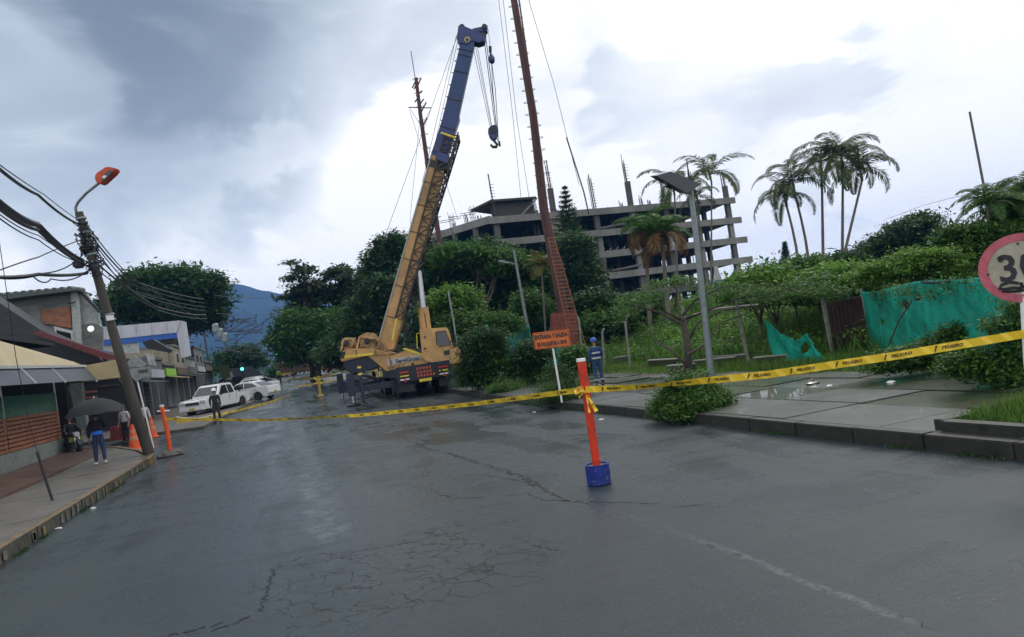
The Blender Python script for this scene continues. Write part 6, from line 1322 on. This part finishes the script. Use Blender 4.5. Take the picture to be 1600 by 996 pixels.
# right hand trees and shrubs
tree('broad_tree','wide dark feathery tree on the skyline right of the palm clump',((1415,375,46,26),(1385,390,36,20),(1440,350,30,16),(1450,385,38,26)),58,G_DARK,k=260,per=95,leaf=.16,spread=.5,tr=.3,nb=30,flat=.35)
tree('skyline_bush','low dark bush at the foot of the palm clump',((1300,418,34,12),(1330,412,22,10),(1270,422,24,10)),48,G_DARK,k=120,per=100,leaf=.14,spread=.4,tr=.12,nb=6,cat='bush')
tree('feathery_tree','bright feathery tree overhanging the left part of the tall green netting',((1400,418,50,14),(1440,405,45,14),(1375,432,28,12),(1470,420,36,16)),22,G_BRI,k=220,per=110,leaf=.055,spread=.2,tr=.09,nb=22,flat=.3)
tree('leafy_tree','dense green tree between the skyline tree and the right palms',((1505,378,34,26),(1530,395,40,30),(1560,385,34,30),(1490,405,30,18)),23,G_MID,k=260,per=120,leaf=.07,spread=.24,tr=.12,nb=14)
tree('leafy_tree','dark leaves behind the speed sign at the right edge',((1590,350,26,36),(1580,385,34,24)),24,G_MID,k=200,per=110,leaf=.07,spread=.24,tr=.1,nb=8)
tree('weedy_bush','green creeper bush growing over the right foot of the tall netting',((1572,530,34,40),(1592,490,18,30),(1525,556,34,18),(1565,580,50,22),(1500,570,30,14)),12.6,G_MID,k=150,per=90,leaf=.038,spread=.13,tr=.03,nb=5,cat='bush',yr=.5)
tree('weedy_bush','tangle of weeds at the foot of the tall netting beside the gate',((1400,562,44,9),(1452,552,34,14),(1492,535,32,24)),16.0,G_MID,k=200,per=120,leaf=.045,spread=.16,tr=.03,nb=4,cat='bush',yr=.5)
SH=((1180,446,36,18,30,G_BRI,'bright shrub right of the white and blue object'),(1235,428,44,16,32,G_MID,'green shrub under the two left palms'),(1290,440,44,14,30,G_BRI,'shrub under the tallest palm, above the dark gate'),(1335,438,30,18,27,G_BRI,'bright shrub top right of the dark gate'),(1205,452,50,11,30,G_BRI,'bright overhanging shrub above the crumpled netting'),(1285,452,40,10,27,G_MID,'leafy branch hanging over the top of the dark gate'),
    (985,482,30,9,50,G_MID,'shrub right of the tall mast below the building'),(950,505,40,14,48,G_MID,'sprawling shrub above the worker'),(925,480,20,12,50,G_DARK,'dark shrub at the mast ladder foot'))
for x,y,a,b_,D,m_,l in SH: tree('leafy_shrub',l,((x,y,a,b_),(x-a*.5,y+b_*.4,a*.55,b_*.6),(x+a*.5,y-b_*.1,a*.55,b_*.6)),D,m_,k=150,per=110,leaf=.0032*D,spread=.012*D,tr=.05,nb=12,cat='shrub',flat=.5,group=None)
# street tree with spreading limbs on the verge
b=gp(1076,592,.15); D=dep(b); r=thing('street_tree','small street tree with wide bare spreading limbs between the lamp and the fence posts','tree',b); mb=MB()
mb.tube([b,pd(1074,540,D),pd(1068,500,D)],[.13,.11,.09],8)
LM=[((1068,500),(1100,488),(1150,468),(1250,450)),((1068,500),(1055,480),(1058,455),(1050,438)),((1060,505),(1035,490),(1000,480),(985,475)),((1072,540),(1090,505),(1130,485),(1200,478)),((1074,555),(1100,540),(1125,505),(1190,482)),((1066,495),(1085,470),(1130,448),(1210,444)),((1076,575),(1050,548),(1025,535),(1015,512)),((1064,500),(1040,488),(1030,470))]
for l_ in LM: mb.tube([pd(x,y,D+random.uniform(-.8,.8)) for x,y in l_],[.05-.036*i/(len(l_)-1) for i in range(len(l_))],6)
mb.build('trunk',BARK,r,smooth=True)
cc_=[]
for x,y,a,b_,k_ in ((1040,443,26,8,15),(1070,438,28,7,16),(1000,470,34,10,20),(1020,458,24,8,10),(1105,450,26,7,16),(1150,455,34,8,26),(1250,452,50,11,44),(1200,464,44,10,34),(1290,458,36,11,28),(975,488,24,10,14)):
    c=pd(x,y,D); q=D/FPX
    for _ in range(k_): cc_.append(tuple(c+CR*random.gauss(0,a*.5)*q+CU*random.gauss(0,b_*.5)*q+fw*random.gauss(0,.6)))
P,A,B,v=leaves(np.array(cc_),46,.17,.045,.3); leafmesh('crown',P,A,B,v,G_MID,r)
# bushes in the pavement
def bush(label,px_,py_,w,h,off=.17,m=G_MID,k=90,yd=.8,leaf=.035,per=90):
    b=gp(px_,py_,off); D=dep(b); q=D/FPX; W_,H_=w*q/2,h*q; r=thing('pavement_bush',label,'bush',b)
    cl_=[]
    for _ in range(k):
        a=random.uniform(0,6.28); rr=math.sqrt(random.random()); z=H_*(1-rr**2*.75)*random.uniform(.05,1)*(1+.35*math.sin(a*2+px_)); rr*=1+.3*math.sin(a*3+py_)*(random.random()<.6)
        cl_.append((b.x+W_*rr*math.cos(a),b.y+W_*yd*rr*math.sin(a),b.z+z))
    P,A,B,v=leaves(np.array(cl_),per,.07+W_*.06,leaf,.7); leafmesh('leaves',P,A,B,v,m,r)
    pts=[(b.x+W_*1.25*math.sqrt(random.random())*math.cos(t),b.y+W_*yd*1.25*math.sqrt(random.random())*math.sin(t)) for t in rng.uniform(0,6.28,900)]
    o=blades('stems',pts[:260],H_*.75,.008,G_GRASS,.5,r,lambda x,y:b.z); return r
bush('leafy green bush growing out of the pavement edge in the centre right',1083,642,112,50,k=170,leaf=.045)
bush('bush growing round the foot of the orange sign pole',880,626,80,52,k=90,m=G_DARK)
bush('low green bush in the pavement nearer the crane',792,612,56,22,k=60)
bush('low weeds in the pavement beside the crane tail',735,603,40,14,k=30,m=G_DARK)
# raised planter at the right edge
pr_=thing('planter_kerb','raised dark planter kerb with long grass at the right edge of the pavement','planter',(8.0,5,.2))
for y0_ in (1.2,2.5,3.8,5.1,6.4): MB().hexa([(7.86,y0_,.19),(8.06,y0_,.19),(8.06,y0_+1.28,.19),(7.86,y0_+1.28,.19),(7.86,y0_,.33),(8.06,y0_,.33),(8.06,y0_+1.28,.33),(7.86,y0_+1.28,.33)]).build('kerb_stone',KERB,pr_,bev=.01)
MB().box((9.0,7.78,.26),(2.1,.18,.14)).build('kerb_stone',KERB,pr_,bev=.01); MB().box((9.05,4.4,.2),(1.9,6.5,.14)).build('soil',DIRT,pr_)
pts=[(random.uniform(8.1,10.2),random.uniform(2,7.65)) for _ in range(14000)]; hh=np.array([.16+.42*sm((p[0]-8.1)/1.2)*(.6+.4*math.sin(p[0]*3+p[1]*2)) for p in pts])
blades('long_grass',pts,hh,.007,G_GRASS,.55,pr_,lambda x,y:.26)
# grass verges and the overgrown lot
def field(n,x0,x1,y0_,y1_,dens=None):
    out=[]
    while len(out)<n:
        x=random.uniform(x0,x1); y=y0_+(y1_-y0_)*random.random()**1.4
        if dens is None or random.random()<dens(x,y): out.append((x,y))
    return out
o=blades('verge_grass',field(52000,13.25,17.0,5,70,lambda x,y:.35+.65*sm((x-13.2)/.8+.5*math.sin(y*1.7))),.19,.009,G_GRASS,.5,zf=lambda x,y:rise(y)+.12+(.0 if x<16.6 else gz(x,y)-rise(y)-.05)); o['kind']='stuff'; o['label']='uneven green grass verge between pavement and fence'; 
o=blades('tall_verge_grass',field(16000,13.3,16.6,7,24,lambda x,y:sm((x-13.2)/1.6)),.34,.010,G_GRASS,.5,zf=lambda x,y:rise(y)+.12); o['kind']='stuff'; o['label']='tall dark grass along the foot of the netting and gate'
o=blades('weeds',field(80000,16.4,36,6,72),.8,.024,G_GRASS,.55); o['kind']='stuff'; o['label']='tall weeds covering the overgrown lot behind the fence'
cl_=[]
for x,y in field(1500,16.8,38,8,74): cl_.append((x,y,gz(x,y)+random.uniform(.15,.9)))
P,A,B,v=leaves(np.array(cl_),95,.3,.085,.6); o=leafmesh('creepers',P,A,B,v,G_BRI); o['kind']='stuff'; o['label']='bright leafy creepers over the weeds of the lot'
o=blades('joint_moss',field(42000,9.3,13.4,5,34,lambda x,y:1. if (abs((y+6)%2.1)<.07 or abs(x-10.88)<.07 or abs(x-12.28)<.10 or math.sin(x*2.3+y*.8)+math.sin(y*1.7-x*1.1)+random.gauss(0,.3)>1.15) else 0),.022,.012,G_DARK,1.2,zf=lambda x,y:rise(y)+.17); o['kind']='stuff'
# moss and weeds in the gutter, leaf litter on the pavements
gw=[q_ for q_ in [(7.6-abs(random.gauss(0,.05)),random.uniform(3,34)) for _ in range(9000) if 1]+[(-4.15+abs(random.gauss(0,.04)),random.uniform(7,25)) for _ in range(5000)] if math.sin(q_[1]*1.9)+math.sin(q_[1]*4.7+1)+random.gauss(0,.25)>.75]
o=blades('gutter_weeds',gw,.035,.008,G_DARK,.8,zf=lambda x,y:rise(y)+.002); o['kind']='stuff'; o['label']='low moss and weeds along both gutters'
n_=1500; xs_=np.where(rng.uniform(0,1,n_)<.6,rng.uniform(7.9,13.4,n_),rng.uniform(-8,-4.3,n_)); ys_=rng.uniform(4,32,n_); P=np.array([(x,y,rise(y)+.215) for x,y in zip(xs_,ys_)]); A_=rdir(n_); A_[:,2]*=.15; B_=np.cross(A_,np.array([0,0,1.]))
o=leafmesh('leaf_litter',P,A_*.035,B_*.018,rng.uniform(0,1,n_),G_DRY); o['kind']='stuff'; o['label']='dry leaves scattered on the wet pavements'
# far tree line closing the horizon
cl_=[]; 
for i in range(900):
    px_=random.uniform(-300,2000); D=random.uniform(150,320)
    if 380<px_<450: continue
    q=pd(px_,500,D); cl_.append((q.x,q.y,2.4+random.uniform(0,6.5)))
P,A,B,v=leaves(np.array(cl_),60,2.6,.75,.6); o=leafmesh('distant_woods',P,A,B,v,G_DARK); o['kind']='stuff'; o['label']='distant line of woods beyond the town'
# litter
for i,(x,y,l) in enumerate(((462,650,''),(1240,608,''),)): pass
LIT=((1296,604,'white plastic scrap on the grass below the tall netting',.12,1),(1392,600,'pale crumpled bag at the foot of the weeds right',.2,1),(1000-60,657,'white scrap at the kerb behind the red post',.12,0),(835,645,'small white scrap in the gutter under the orange sign',.1,0),(145,795,'white scrap on the road by the left kerb',.1,0),(92,827,'pale flattened cup in the left gutter',.1,0),(318,656,'pale rubbish on the far corner kerb',.2,0),(1270,602,'broken concrete piece at the verge edge',.3,1))
for x,y,l,s_,k_ in LIT:
    b=gp(x,y,.17 if k_ else 0); o=MB().blob(b+Vector((0,0,s_*.12)),(s_*.6,s_*.4,s_*.2),7,5,.3).build('litter' if 'concrete' not in l else 'rubble',WHITEP if 'concrete' not in l else CONCD); tag(o,l,'litter' if 'concrete' not in l else 'rubble')
# far houses and trees so the street closes behind
tree('dense_tree','green far tree at the right side of the street end',((455,572,24,9),(425,585,12,7)),125,G_MID,k=60,per=80,leaf=.28,spread=.7,tr=.25,nb=5)
# ================================================================= AIR
def haze():
    x0,x1,y0_,y1_,z0_,z1_=-1700,1700,-450,2000,-14,222
    o=MB().hexa([(x0,y0_,z0_),(x1,y0_,z0_),(x1,y1_,z0_),(x0,y1_,z0_),(x0,y0_,z1_),(x1,y0_,z1_),(x1,y1_,z1_),(x0,y1_,z1_)]).build('haze',[])
    o['kind']='stuff'; o['label']='thin bluish moist air that fades the far mountain'
    m=bpy.data.materials.new('haze_air'); m.use_nodes=True; nt=m.node_tree; nt.nodes.clear(); out=nt.nodes.new('ShaderNodeOutputMaterial'); v=nt.nodes.new('ShaderNodeVolumePrincipled')
    v.inputs['Color'].default_value=(.13,.41,1,1); v.inputs['Density'].default_value=.00025; nt.links.new(v.outputs[0],out.inputs['Volume']); o.data.materials.append(m)
haze()
